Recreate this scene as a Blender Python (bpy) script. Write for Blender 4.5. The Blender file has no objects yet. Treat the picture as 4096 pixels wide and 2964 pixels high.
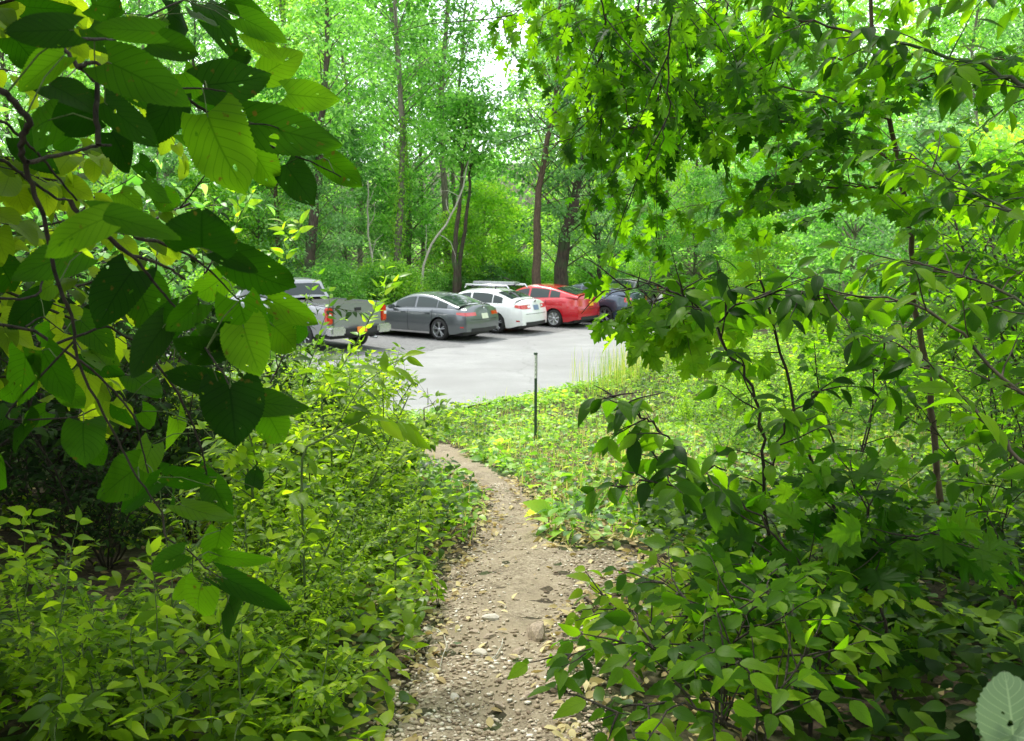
import bpy, math, random
import numpy as np
from mathutils import Vector, Matrix
random.seed(7)
rng = np.random.default_rng(11)
sc = bpy.context.scene
C = sc.collection
PI = math.pi

# ------------------------------------------------------------------ camera
CAMZ = 3.1
FPX = 900.0
PITCH = math.radians(8.25)
cam_d = bpy.data.cameras.new('camera'); cam = bpy.data.objects.new('camera', cam_d); C.objects.link(cam)
cam.location = (0, 0, CAMZ); cam.rotation_euler = (PI/2 - PITCH, 0, 0)
cam_d.sensor_width = 36; cam_d.lens = FPX/1024*36; cam_d.clip_start = .05; cam_d.clip_end = 2000
cam_d.dof.use_dof = True; cam_d.dof.focus_distance = 3.2; cam_d.dof.aperture_fstop = 10
sc.camera = cam

def ray(px, py):
    cx, cy = (px-512)/FPX, (370.5-py)/FPX
    return np.array([cx, math.cos(PITCH)+cy*math.sin(PITCH), -math.sin(PITCH)+cy*math.cos(PITCH)])
def at(px, py, d):                       # a point of the place, d metres in front of the camera
    r = ray(px, py); return np.array([0, 0, CAMZ]) + r*(d/r[1])

# ------------------------------------------------------------------ terrain
def vnoise(x, y, s=1.0, seed=0):
    x = np.asarray(x, float)*s; y = np.asarray(y, float)*s
    return (np.sin(x*1.7+y*.9+seed)*np.cos(y*1.3-x*.6+seed*2.1) + .5*np.sin(x*3.9-y*2.8+seed*1.3)*np.cos(y*4.3+x*1.1+seed)
            + .25*np.sin(x*8.3+y*7.1+seed*.7)*np.cos(x*6.2-y*9.4))/1.75
def sstep(a, b, v): t = np.clip((v-a)/(b-a), 0, 1); return t*t*(3-2*t)
EDGE = [(-60, 15.2), (-6, 15.2), (-1.6, 15.7), (1.67, 19.2), (4.7, 25.4), (7.4, 31), (9.2, 38), (10, 44), (10.5, 52)]
BACK = [(-60, 24), (-14, 28), (-9.5, 31.6), (-6.3, 34.3), (-3.5, 37.6), (-.8, 41), (2, 44), (4, 48), (5, 52)]
def edge_y(x): return np.interp(x, [p[0] for p in EDGE], [p[1] for p in EDGE])
def back_y(x): return np.interp(x, [p[0] for p in BACK], [p[1] for p in BACK])
def gz(x, y):
    x = np.asarray(x, float); y = np.asarray(y, float)
    z0 = 1.75 - .117*np.clip(y, -3, 60)
    k = .06; z = k*np.logaddexp(0, z0/k)
    lot = sstep(-.8, .3, y-edge_y(x))*sstep(.5, -.5, y-back_y(x))
    rough = .05*vnoise(x, y, 1.3, 3) + .02*vnoise(x, y, 5, 1)
    away = sstep(14, 11, y)*.6+.4
    z = z + rough*(1-lot)*away
    z = z + (1-lot)*sstep(0, 2.5, np.abs(x+.1)-.8)*.10*sstep(15, 12, y)
    z = z + sstep(1, 30, y-back_y(x))*.8 + .13*np.clip(y-62, 0, 160)
    return z
def ground(px, py):
    r = ray(px, py); t = 1.0
    while t < 300:
        p = np.array([0, 0, CAMZ]) + r*t
        if p[2] <= float(gz(p[0], p[1])): break
        t += .02 + t*.002
    return p

# ------------------------------------------------------------------ object helpers
def tag(o, label=None, cat=None, group=None, kind=None):
    if label: o['label'] = label
    if cat: o['category'] = cat
    if group: o['group'] = group
    if kind: o['kind'] = kind
    return o
def empty(name, loc=(0, 0, 0), rz=0.0, label=None, cat=None, group=None, s=1.0):
    o = bpy.data.objects.new(name, None); C.objects.link(o)
    o.location = tuple(loc); o.rotation_euler = (0, 0, rz); o.scale = (s, s, s); o.empty_display_size = .2
    return tag(o, label, cat, group)
def link(name, me, parent=None):
    o = bpy.data.objects.new(name, me); C.objects.link(o); o.parent = parent; return o
def mesh_np(name, V, F, mat=None, uv=None, rnd=None, smooth=False):
    """V (n,3); F list of int arrays (m,k); uv (n,2) and rnd (n) per vertex."""
    me = bpy.data.meshes.new(name)
    V = np.ascontiguousarray(V, dtype=np.float32)
    F = [f for f in F if len(f)]
    li = np.concatenate([f.ravel() for f in F]).astype(np.int32)
    tot = np.concatenate([np.full(len(f), f.shape[1], np.int32) for f in F])
    st = np.concatenate([[0], np.cumsum(tot)[:-1]]).astype(np.int32)
    me.vertices.add(len(V)); me.vertices.foreach_set('co', V.ravel())
    me.loops.add(len(li)); me.loops.foreach_set('vertex_index', li)
    me.polygons.add(len(tot)); me.polygons.foreach_set('loop_start', st)
    if uv is not None:
        l = me.uv_layers.new(name='UVMap'); l.data.foreach_set('uv', np.asarray(uv, np.float32)[li].ravel())
    if rnd is not None:
        a = me.attributes.new('rnd', 'FLOAT', 'POINT'); a.data.foreach_set('value', np.asarray(rnd, np.float32))
    me.update(calc_edges=True); me.validate()
    if smooth: me.polygons.foreach_set('use_smooth', np.ones(len(tot), bool))
    if mat: me.materials.append(mat)
    return me
def nrm(v):
    v = np.asarray(v, float); return v/np.maximum(np.linalg.norm(v, axis=-1, keepdims=True), 1e-9)

class Tubes:
    def __init__(s): s.V = []; s.F = []; s.n = 0
    def add(s, P, R, k=6):
        P = np.asarray(P, float); R = np.broadcast_to(np.asarray(R, float), (len(P),))
        T = nrm(np.gradient(P, axis=0)); up = np.array([.31, .17, .94]) if abs(T[0][2]) < .9 else np.array([1., .1, 0])
        A = nrm(np.cross(T, up)); B = np.cross(T, A)
        th = np.arange(k)*2*PI/k
        ring = P[:, None] + R[:, None, None]*(np.cos(th)[None, :, None]*A[:, None] + np.sin(th)[None, :, None]*B[:, None])
        m = len(P); i = np.arange(m-1)[:, None]*k; j = np.arange(k)[None]; j2 = (j+1) % k
        f = np.stack([i+j, i+j2, i+k+j2, i+k+j], -1).reshape(-1, 4) + s.n
        s.V.append(ring.reshape(-1, 3)); s.F.append(f)
        cap = (np.arange(k) + s.n + (m-1)*k)[None]; s.n += m*k
        if k == 4: s.F.append(cap)
        else: s.caps = getattr(s, 'caps', []); s.caps.append(cap)
    def cull(s, org, bad):
        P = np.concatenate(s.V)+org; u = np.maximum(P[:, 1], .01); b = bad(P[:, 0]/u, (P[:, 2]-CAMZ)/u, P[:, 1], np.linalg.norm(P-np.array([0, 0, CAMZ]), axis=1))
        s.F = [f[~b[f].any(1)] for f in s.F]; s.caps = [c for c in getattr(s, 'caps', []) if not b[c].any()]
    def mesh(s, name, mat):
        F = [np.concatenate(s.F)] + list(getattr(s, 'caps', []))
        g = {}
        for f in F: g.setdefault(f.shape[1], []).append(f)
        return mesh_np(name, np.concatenate(s.V), [np.concatenate(v) for v in g.values()], mat, smooth=True)

# ------------------------------------------------------------------ leaf templates: y from base to tip, x across, z up
def leaf_grid(w, n, cols=(-1, -.5, 0, .5, 1), fold=.18, droop=.25, serr=0., lobe=0., holes=(), wave=0.):
    V = []; UV = []
    for i in range(n+1):
        u = i/n
        for c in cols:
            ww = w(u)*(1+(serr if (i % 2) else -serr)*(abs(c) > .9))
            x = c*ww; y = u - lobe*abs(c)**1.5*math.exp(-u*6) + (.012*(i % 2)*(abs(c) > .9) if serr else 0)
            zw = fold*1.3*(math.sqrt(x*x+.004)-.063) + wave*math.sin(u*9+c*2)*abs(c)*.5
            V.append((x, y, -droop*u*u, zw)); UV.append((u, c*.5+.5))
    k = len(cols); F = []
    for i in range(n):
        for j in range(k-1):
            if (i, j) in holes: continue
            a = i*k+j; F += [(a, a+1, a+k+1), (a, a+k+1, a+k)]
    return np.array(V), np.array(F), np.array(UV)
def leaf_fan(half, c=(0, .32), fold=.12, droop=.2):
    pts = list(half) + [(-x, y) for x, y in reversed(half[1:-1])]
    V = [(c[0], c[1], 0, 0)] + [(x, y, 0, 0) for x, y in pts]
    V = np.array(V, float); V[:, 3] = fold*np.abs(V[:, 0]) + .05*np.sin(V[:, 0]*9); V[:, 2] = -droop*V[:, 1]**2
    m = len(pts); F = [(0, 1+i, 1+(i+1) % m) for i in range(m)]
    UV = np.stack([np.clip(V[:, 1], 0, 1), V[:, 0]*.5+.5], 1)
    return V, np.array(F), UV
def w_heart(u): return .85*((1-u)**.60)*(u+.05)**.3*(1-.55*u**7)
def w_ovate(u): return .5*math.sin(PI*min(1, u**.78))**.9*(1-.25*u)+.004
def w_lance(u): return .5*math.sin(PI*u**.85)+.004
SM = [(0, 0), (.10, -.05), (.33, -.06), (.29, .03), (.45, .10), (.36, .17), (.46, .27), (.64, .44), (.50, .43), (.49, .55), (.35, .46), (.22, .44), (.25, .58), (.36, .66), (.22, .70), (.20, .82), (.10, .80), (0, 1.02)]
OAK = [(0, 0), (.05, .12), (.22, .06), (.26, .15), (.09, .25), (.34, .24), (.46, .36), (.34, .41), (.11, .42), (.36, .5), (.48, .64), (.33, .66), (.12, .6), (.24, .76), (.22, .88), (.10, .82), (0, 1.0)]
ROUND5 = [(0, 0), (.2, -.05), (.42, .1), (.52, .38), (.38, .7), (.15, .9), (0, 1.0)]
L = {}
H7 = (-1, -.7, -.35, 0, .35, .7, 1)
L['heart'] = [leaf_grid(w_heart, 40, cols=H7, fold=.14, droop=.22, serr=.022, lobe=.20, wave=.05), leaf_grid(w_heart, 40, cols=H7, fold=-.10, droop=.45, serr=.025, lobe=.18, wave=.10),
              leaf_grid(w_heart, 40, cols=H7, fold=.34, droop=.15, serr=.02, lobe=.22, wave=-.08), leaf_grid(w_heart, 40, cols=H7, fold=.05, droop=-.15, serr=.022, lobe=.18, wave=.14)]
L['heartlo'] = [leaf_grid(w_heart, 12, cols=(-1, -.5, 0, .5, 1), fold=.2, droop=.3, lobe=.18, wave=.06), leaf_grid(w_heart, 12, cols=(-1, -.5, 0, .5, 1), fold=.05, droop=.5, lobe=.16, wave=.1)]
L['ovate'] = [leaf_grid(w_ovate, 14, cols=(-1, 0, 1), fold=.25, droop=.25, serr=.04), leaf_grid(w_ovate, 14, cols=(-1, 0, 1), fold=.1, droop=.5, serr=.05)]
L['cherry'] = [leaf_grid(w_lance, 12, cols=(-1, -.45, 0, .45, 1), fold=.28, droop=.3, serr=.03), leaf_grid(w_lance, 12, cols=(-1, -.45, 0, .45, 1), fold=.12, droop=.5, serr=.03)]
L['maple'] = [leaf_fan(SM), leaf_fan(SM, fold=-.2, droop=.4), leaf_fan(SM, fold=.3, droop=.1)]
L['oak'] = [leaf_fan(OAK, c=(0, .4)), leaf_fan(OAK, c=(0, .4), fold=.3, droop=.5)]
L['small'] = [leaf_grid(w_ovate, 5, cols=(-1, 0, 1), fold=.22, droop=.25), leaf_grid(w_ovate, 5, cols=(-1, 0, 1), fold=.1, droop=.45)]
L['lance'] = [leaf_grid(w_lance, 5, cols=(-1, 0, 1), fold=.25, droop=.3)]
L['round'] = [leaf_fan(ROUND5, fold=.25, droop=.3)]
rh = np.array([(0, 0, 0, 0), (.5, .45, 0, .12), (0, .5, 0, -.03), (-.5, .45, 0, .12), (0, 1, -.15, 0)])
L['far'] = [(rh, np.array([(0, 1, 2), (0, 2, 3), (1, 4, 2), (2, 4, 3)]), np.stack([rh[:, 1], rh[:, 0]+.5], 1))]
rq = np.array([(0, 0, 0, 0), (.5, .42, 0, .14), (0, 1, -.12, 0), (-.5, .5, 0, .14)])
L['quad'] = [(rq, np.array([(0, 1, 2), (0, 2, 3)]), np.stack([rq[:, 1], rq[:, 0]+.5], 1))]

class Leaves:
    """gathers leaves (base point, direction, normal, length, width)"""
    def __init__(s, kind): s.kind = kind; s.P = []; s.Y = []; s.N = []; s.S = []; s.R = []
    def add(s, p, y, n, l, w, r=None):
        s.P.append(np.atleast_2d(p)); s.Y.append(np.atleast_2d(y)); s.N.append(np.atleast_2d(n))
        m = len(s.P[-1]); s.S.append(np.stack([np.broadcast_to(l, (m,)), np.broadcast_to(w, (m,))], 1))
        s.R.append(np.broadcast_to(rng.random(m) if r is None else r, (m,)))
    def count(s): return sum(len(p) for p in s.P)
    def mesh(s, name, mat):
        P = np.concatenate(s.P); Y = nrm(np.concatenate(s.Y)); N = np.concatenate(s.N); S = np.concatenate(s.S); R = np.concatenate(s.R)
        X = nrm(np.cross(Y, N)); Z = np.cross(X, Y)
        tpl = L[s.kind]; pick = rng.integers(0, len(tpl), len(P))
        VV = []; FF = []; UU = []; RR = []; base = 0
        for ti, (V, F, UV) in enumerate(tpl):
            m = pick == ti; k = int(m.sum())
            if not k: continue
            v = (P[m][:, None] + X[m][:, None]*(V[None, :, 0:1]*S[m][:, None, 1:2]) + Y[m][:, None]*(V[None, :, 1:2]*S[m][:, None, 0:1])
                 + Z[m][:, None]*(V[None, :, 2:3]*S[m][:, None, 0:1] + V[None, :, 3:4]*S[m][:, None, 1:2]))
            VV.append(v.reshape(-1, 3)); FF.append((F[None] + (np.arange(k)*len(V))[:, None, None]).reshape(-1, 3) + base)
            UU.append(np.tile(UV, (k, 1))); RR.append(np.repeat(R[m], len(V))); base += k*len(V)
        return mesh_np(name, np.concatenate(VV), [np.concatenate(FF)], mat, np.concatenate(UU), np.concatenate(RR), smooth=True)

# ------------------------------------------------------------------ materials
def new_mat(name):
    m = bpy.data.materials.new(name); m.use_nodes = True; nt = m.node_tree
    for n in list(nt.nodes): nt.nodes.remove(n)
    return m, nt, nt.nodes.new('ShaderNodeOutputMaterial')
def N(nt, t, **kw):
    n = nt.nodes.new(t)
    for k, v in kw.items(): setattr(n, k, v)
    return n
def ramp(nt, stops, interp='LINEAR'):
    r = nt.nodes.new('ShaderNodeValToRGB'); e = r.color_ramp.elements; r.color_ramp.interpolation = interp
    while len(e) < len(stops): e.new(.5)
    for i, (p, c) in enumerate(stops): e[i].position = p; e[i].color = (*c, 1)
    return r
def mathn(nt, op, a, b=None, clamp=False):
    m = nt.nodes.new('ShaderNodeMath'); m.operation = op; m.use_clamp = clamp
    for i, v in enumerate((a, b)):
        if v is None: continue
        if isinstance(v, (int, float)): m.inputs[i].default_value = v
        else: nt.links.new(v, m.inputs[i])
    return m.outputs[0]
def leaf_mat(name, cols, trans=.5, tcol=(1.25, 1.25, .55), gloss=.35, spec=.4, veins=0., back=.3, spots=0., holes=0.):
    """cols: dark to light greens picked leaf by leaf; tcol: tint of the light that comes through"""
    m, nt, out = new_mat(name); lk = nt.links.new
    at_ = N(nt, 'ShaderNodeAttribute', attribute_name='rnd'); oi = N(nt, 'ShaderNodeObjectInfo'); tc = N(nt, 'ShaderNodeTexCoord')
    ns = N(nt, 'ShaderNodeTexNoise'); ns.inputs['Scale'].default_value = .9; lk(tc.outputs['Object'], ns.inputs['Vector'])
    f = mathn(nt, 'ADD', mathn(nt, 'MULTIPLY', at_.outputs['Fac'], .75), mathn(nt, 'MULTIPLY', oi.outputs['Random'], .2))
    f = mathn(nt, 'ADD', f, mathn(nt, 'MULTIPLY', mathn(nt, 'SUBTRACT', ns.outputs['Fac'], .45), 1.1), True)
    rp = ramp(nt, [(i/(len(cols)-1)*.9+.05, c) for i, c in enumerate(cols)]); lk(f, rp.inputs[0])
    col = rp.outputs[0]
    bump = None
    if veins != 0:
        uv = N(nt, 'ShaderNodeUVMap'); sp = N(nt, 'ShaderNodeSeparateXYZ'); lk(uv.outputs[0], sp.inputs[0])
        av = mathn(nt, 'ABSOLUTE', mathn(nt, 'SUBTRACT', sp.outputs[1], .5))
        side = mathn(nt, 'SUBTRACT', mathn(nt, 'MULTIPLY', sp.outputs[0], 8.), mathn(nt, 'MULTIPLY', av, 5.5))
        fr = mathn(nt, 'ABSOLUTE', mathn(nt, 'SUBTRACT', mathn(nt, 'FRACT', side), .5))
        v1 = mathn(nt, 'SUBTRACT', 1., mathn(nt, 'MULTIPLY', fr, 14.), True)
        v2 = mathn(nt, 'SUBTRACT', 1., mathn(nt, 'MULTIPLY', av, 40.), True)
        vv = mathn(nt, 'MAXIMUM', v1, v2)
        mx = N(nt, 'ShaderNodeMixRGB', blend_type='MULTIPLY'); mx.inputs[2].default_value = (1-veins, 1-veins*.8, 1-veins*.9, 1)
        lk(vv, mx.inputs[0]); lk(col, mx.inputs[1]); col = mx.outputs[0]
        b2 = N(nt, 'ShaderNodeTexNoise'); b2.inputs['Scale'].default_value = 60; lk(tc.outputs['Object'], b2.inputs['Vector'])
        bp = N(nt, 'ShaderNodeBump'); bp.inputs['Strength'].default_value = .35; bp.inputs['Distance'].default_value = .002
        lk(mathn(nt, 'ADD', mathn(nt, 'MULTIPLY', vv, -1.), b2.outputs['Fac']), bp.inputs['Height']); bump = bp.outputs[0]
    if spots > 0:
        s1 = N(nt, 'ShaderNodeTexNoise'); s1.inputs['Scale'].default_value = 55; s1.inputs['Detail'].default_value = 3; lk(tc.outputs['Object'], s1.inputs['Vector'])
        mr = mathn(nt, 'MULTIPLY', mathn(nt, 'SUBTRACT', s1.outputs['Fac'], .66), 14., True)
        mx = N(nt, 'ShaderNodeMixRGB'); mx.inputs[2].default_value = (.10, .055, .015, 1)
        lk(mathn(nt, 'MULTIPLY', mr, spots), mx.inputs[0]); lk(col, mx.inputs[1]); col = mx.outputs[0]
    ge = N(nt, 'ShaderNodeNewGeometry')
    bk = N(nt, 'ShaderNodeMixRGB'); lk(mathn(nt, 'MULTIPLY', ge.outputs['Backfacing'], .35*back), bk.inputs[0]); lk(col, bk.inputs[1]); bk.inputs[2].default_value = (.16, .25, .10, 1)
    pr = N(nt, 'ShaderNodeBsdfPrincipled'); lk(bk.outputs[0], pr.inputs['Base Color']); pr.inputs['Roughness'].default_value = gloss; pr.inputs['Specular IOR Level'].default_value = spec
    tr = N(nt, 'ShaderNodeBsdfTranslucent')
    tm = N(nt, 'ShaderNodeMixRGB', blend_type='MULTIPLY'); tm.inputs[0].default_value = 1; lk(col, tm.inputs[1]); tm.inputs[2].default_value = (*[c*2.0 for c in tcol], 1); lk(tm.outputs[0], tr.inputs[0])
    ms = N(nt, 'ShaderNodeMixShader'); ms.inputs[0].default_value = trans; lk(pr.outputs[0], ms.inputs[1]); lk(tr.outputs[0], ms.inputs[2])
    if bump: lk(bump, pr.inputs['Normal'])
    res = ms.outputs[0]
    if holes > 0:
        uv2 = N(nt, 'ShaderNodeUVMap'); va = N(nt, 'ShaderNodeVectorMath', operation='ADD'); cb = N(nt, 'ShaderNodeCombineXYZ'); lk(mathn(nt, 'MULTIPLY', at_.outputs['Fac'], 97.), cb.inputs[0]); lk(uv2.outputs[0], va.inputs[0]); lk(cb.outputs[0], va.inputs[1])
        wn = N(nt, 'ShaderNodeTexNoise'); wn.inputs['Scale'].default_value = 9; lk(va.outputs[0], wn.inputs['Vector']); vs = N(nt, 'ShaderNodeVectorMath', operation='SCALE'); vs.inputs['Scale'].default_value = .10; lk(wn.outputs['Color'], vs.inputs[0])
        v2_ = N(nt, 'ShaderNodeVectorMath', operation='ADD'); lk(va.outputs[0], v2_.inputs[0]); lk(vs.outputs[0], v2_.inputs[1])
        vo = N(nt, 'ShaderNodeTexVoronoi', voronoi_dimensions='2D'); vo.inputs['Scale'].default_value = 5.5; lk(v2_.outputs[0], vo.inputs['Vector'])
        sp2 = N(nt, 'ShaderNodeSeparateXYZ'); lk(vo.outputs['Color'], sp2.inputs[0])
        h = mathn(nt, 'MULTIPLY', mathn(nt, 'LESS_THAN', vo.outputs['Distance'], mathn(nt, 'MULTIPLY', sp2.outputs[1], .30)), mathn(nt, 'LESS_THAN', sp2.outputs[0], holes))
        tp_ = N(nt, 'ShaderNodeBsdfTransparent'); m2 = N(nt, 'ShaderNodeMixShader'); lk(h, m2.inputs[0]); lk(res, m2.inputs[1]); lk(tp_.outputs[0], m2.inputs[2]); res = m2.outputs[0]
    lk(res, out.inputs[0]); return m
def bark_mat(name, c1, c2, scale=8, moss=None):
    m, nt, out = new_mat(name); lk = nt.links.new
    tc = N(nt, 'ShaderNodeTexCoord'); mp = N(nt, 'ShaderNodeMapping'); mp.inputs['Scale'].default_value = (scale, scale, scale*.25); lk(tc.outputs['Object'], mp.inputs[0])
    n1 = N(nt, 'ShaderNodeTexNoise'); n1.inputs['Detail'].default_value = 8; n1.inputs['Scale'].default_value = 2; lk(mp.outputs[0], n1.inputs['Vector'])
    rp = ramp(nt, [(.3, c1), (.7, c2)]); lk(n1.outputs['Fac'], rp.inputs[0]); col = rp.outputs[0]
    if moss:
        n2 = N(nt, 'ShaderNodeTexNoise'); n2.inputs['Scale'].default_value = 1.7; lk(tc.outputs['Object'], n2.inputs['Vector'])
        mx = N(nt, 'ShaderNodeMixRGB'); mx.inputs[2].default_value = (*moss, 1); lk(mathn(nt, 'MULTIPLY', mathn(nt, 'SUBTRACT', n2.outputs['Fac'], .5), 5., True), mx.inputs[0]); lk(col, mx.inputs[1]); col = mx.outputs[0]
    pr = N(nt, 'ShaderNodeBsdfPrincipled'); pr.inputs['Roughness'].default_value = .9; lk(col, pr.inputs['Base Color'])
    bp = N(nt, 'ShaderNodeBump'); bp.inputs['Strength'].default_value = .8; bp.inputs['Distance'].default_value = .02; lk(n1.outputs['Fac'], bp.inputs['Height']); lk(bp.outputs[0], pr.inputs['Normal'])
    lk(pr.outputs[0], out.inputs[0]); return m
def plain(name, col, rough=.5, metal=0., coat=0., spec=.5, noise=0., nscale=20, emit=None):
    m, nt, out = new_mat(name); lk = nt.links.new
    pr = N(nt, 'ShaderNodeBsdfPrincipled'); pr.inputs['Base Color'].default_value = (*col, 1); pr.inputs['Roughness'].default_value = rough
    pr.inputs['Metallic'].default_value = metal; pr.inputs['Coat Weight'].default_value = coat; pr.inputs['Coat Roughness'].default_value = .04; pr.inputs['Specular IOR Level'].default_value = spec
    tc = N(nt, 'ShaderNodeTexCoord'); ns = N(nt, 'ShaderNodeTexNoise'); ns.inputs['Scale'].default_value = nscale; ns.inputs['Detail'].default_value = 5; lk(tc.outputs['Object'], ns.inputs['Vector'])
    a = max(noise, .04)
    rp = ramp(nt, [(.3, [c*(1-a) for c in col]), (.7, [min(1, c*(1+a)) for c in col])]); lk(ns.outputs['Fac'], rp.inputs[0]); lk(rp.outputs[0], pr.inputs['Base Color'])
    lk(pr.outputs[0], out.inputs[0]); return m
def ground_mat(name, stops, scale, fine, bump=.03, rough=.95, patch=None, pscale=.25, detail=12, patch_lo=.45):
    m, nt, out = new_mat(name); lk = nt.links.new
    tc = N(nt, 'ShaderNodeTexCoord')
    n1 = N(nt, 'ShaderNodeTexNoise'); n1.inputs['Scale'].default_value = scale; n1.inputs['Detail'].default_value = detail; n1.inputs['Roughness'].default_value = .7; lk(tc.outputs['Object'], n1.inputs['Vector'])
    n2 = N(nt, 'ShaderNodeTexVoronoi'); n2.inputs['Scale'].default_value = fine; lk(tc.outputs['Object'], n2.inputs['Vector'])
    f = mathn(nt, 'ADD', mathn(nt, 'MULTIPLY', n1.outputs['Fac'], .75), mathn(nt, 'MULTIPLY', N_sep(nt, n2.outputs['Color']), .28))
    rp = ramp(nt, stops); lk(f, rp.inputs[0]); col = rp.outputs[0]
    if patch:
        n3 = N(nt, 'ShaderNodeTexNoise'); n3.inputs['Scale'].default_value = pscale; n3.inputs['Detail'].default_value = 5; lk(tc.outputs['Object'], n3.inputs['Vector'])
        mx = N(nt, 'ShaderNodeMixRGB'); mx.inputs[2].default_value = (*patch, 1); lk(mathn(nt, 'MULTIPLY', mathn(nt, 'SUBTRACT', n3.outputs['Fac'], patch_lo), 4., True), mx.inputs[0]); lk(col, mx.inputs[1]); col = mx.outputs[0]
    pr = N(nt, 'ShaderNodeBsdfPrincipled'); pr.inputs['Roughness'].default_value = rough; pr.inputs['Specular IOR Level'].default_value = .25; lk(col, pr.inputs['Base Color'])
    bp = N(nt, 'ShaderNodeBump'); bp.inputs['Strength'].default_value = .7; bp.inputs['Distance'].default_value = bump; lk(f, bp.inputs['Height']); lk(bp.outputs[0], pr.inputs['Normal'])
    lk(pr.outputs[0], out.inputs[0]); return m
def N_sep(nt, c):
    s = nt.nodes.new('ShaderNodeSeparateXYZ'); nt.links.new(c, s.inputs[0]); return s.outputs[0]

M = {}
M['far_leaf'] = leaf_mat('far_leaf', [(.035, .11, .018), (.10, .25, .04), (.20, .39, .08), (.37, .56, .18)], trans=.5, gloss=.42, spec=.5, tcol=(1.05, 1.25, .6))  # paler greens: the haze of distance is put into the leaf colour
M['far_leaf_cool'] = leaf_mat('far_leaf_cool', [(.028, .09, .026), (.08, .20, .055), (.16, .32, .10), (.32, .50, .22)], trans=.42, gloss=.4, spec=.6, tcol=(1.1, 1.25, .7))
M['far_leaf_yellow'] = leaf_mat('far_leaf_yellow', [(.07, .18, .02), (.14, .30, .03), (.22, .42, .04), (.38, .52, .07)], trans=.52, gloss=.45, spec=.5)
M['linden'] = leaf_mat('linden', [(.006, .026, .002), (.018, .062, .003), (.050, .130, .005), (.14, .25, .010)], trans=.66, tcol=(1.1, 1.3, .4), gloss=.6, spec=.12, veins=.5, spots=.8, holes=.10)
M['linden_lit'] = leaf_mat('linden_lit', [(.06, .11, .005), (.16, .24, .010), (.27, .35, .014), (.38, .46, .022)], trans=.62, gloss=.55, spec=.15, veins=.35)  # lighter copy of the linden leaf, sunlight put into its colour
M['leaf_shade_tint'] = leaf_mat('leaf_shade_tint', [(.008, .022, .006), (.016, .040, .008), (.03, .07, .010)], trans=.25, gloss=.8, spec=.08)  # deep shade of the left hollow put into the leaf colour
M['shrub'] = leaf_mat('shrub', [(.030, .075, .004), (.105, .195, .009), (.205, .32, .013), (.34, .45, .022)], trans=.55, gloss=.45, spec=.25)
M['shrub_bright'] = leaf_mat('shrub_bright', [(.08, .20, .010), (.16, .31, .015), (.25, .41, .02), (.38, .50, .035)], trans=.55, gloss=.38, spec=.45)
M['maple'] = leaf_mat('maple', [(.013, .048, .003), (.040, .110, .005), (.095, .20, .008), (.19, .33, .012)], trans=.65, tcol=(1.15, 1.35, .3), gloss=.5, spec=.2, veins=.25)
M['cherry'] = leaf_mat('cherry', [(.014, .045, .004), (.045, .115, .006), (.10, .20, .009), (.20, .33, .013)], trans=.62, tcol=(1.2, 1.35, .3), gloss=.45, spec=.2, veins=.3)
M['pale'] = leaf_mat('pale', [(.14, .20, .12), (.18, .25, .15), (.22, .30, .18)], trans=.3, tcol=(1, 1.1, .6), gloss=.8, spec=.1, veins=-.8, back=0, holes=.22)
M['weed'] = leaf_mat('weed', [(.07, .19, .018), (.16, .33, .03), (.27, .46, .05), (.44, .55, .11)], trans=.45, gloss=.4, spec=.5)
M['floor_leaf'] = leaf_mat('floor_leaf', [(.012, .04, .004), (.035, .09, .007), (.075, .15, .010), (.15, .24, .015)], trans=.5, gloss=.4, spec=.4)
M['maple_lit'] = leaf_mat('maple_lit', [(.05, .13, .006), (.10, .22, .008), (.16, .30, .012), (.25, .40, .015)], trans=.65, gloss=.5, spec=.2, veins=.25)  # brighter copy of the maple leaf with the light painted in
M['floor_shade_tint'] = leaf_mat('floor_shade_tint', [(.006, .020, .003), (.018, .050, .005), (.04, .09, .007), (.10, .17, .012)], trans=.4, gloss=.5, spec=.15)  # darker copy of the floor leaf: lower right shade put into the colour
M['dead_leaf'] = leaf_mat('dead_leaf', [(.24, .16, .07), (.42, .34, .16), (.60, .52, .28)], trans=.2, tcol=(1, .9, .6), gloss=.7, spec=.2, back=0)
M['grass'] = leaf_mat('grass', [(.07, .17, .02), (.16, .29, .03), (.32, .38, .09), (.50, .42, .22)], trans=.4, gloss=.5, spec=.3)
M['bark_dark'] = bark_mat('bark_dark', (.03, .022, .016), (.10, .075, .055), 9, moss=(.05, .09, .03))
M['bark_grey'] = bark_mat('bark_grey', (.10, .085, .065), (.26, .23, .18), 9, moss=(.08, .13, .05))
M['bark_pale'] = bark_mat('bark_pale', (.30, .28, .22), (.52, .50, .42), 12)
M['bark_brown'] = bark_mat('bark_brown', (.05, .032, .022), (.14, .095, .06), 14)
M['twig'] = bark_mat('twig', (.012, .009, .006), (.045, .032, .02), 40)
M['stem_green'] = bark_mat('stem_green', (.05, .09, .02), (.13, .19, .05), 40)
M['soil'] = ground_mat('soil', [(.25, (.018, .013, .008)), (.5, (.045, .033, .02)), (.75, (.11, .082, .05))], 6, 60, patch=(.05, .085, .02), pscale=1.2)
M['dirt'] = ground_mat('dirt', [(.25, (.08, .062, .042)), (.45, (.20, .158, .108)), (.62, (.30, .245, .175)), (.8, (.46, .40, .31))], 5, 90, bump=.02, patch=(.265, .212, .145), pscale=2)
M['asphalt'] = ground_mat('asphalt', [(.2, (.19, .19, .187)), (.45, (.245, .245, .24)), (.62, (.28, .28, .273)), (.8, (.35, .35, .34))], 1.2, 130, bump=.006, patch=(.225, .223, .218), pscale=.35, rough=.85)
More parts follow.
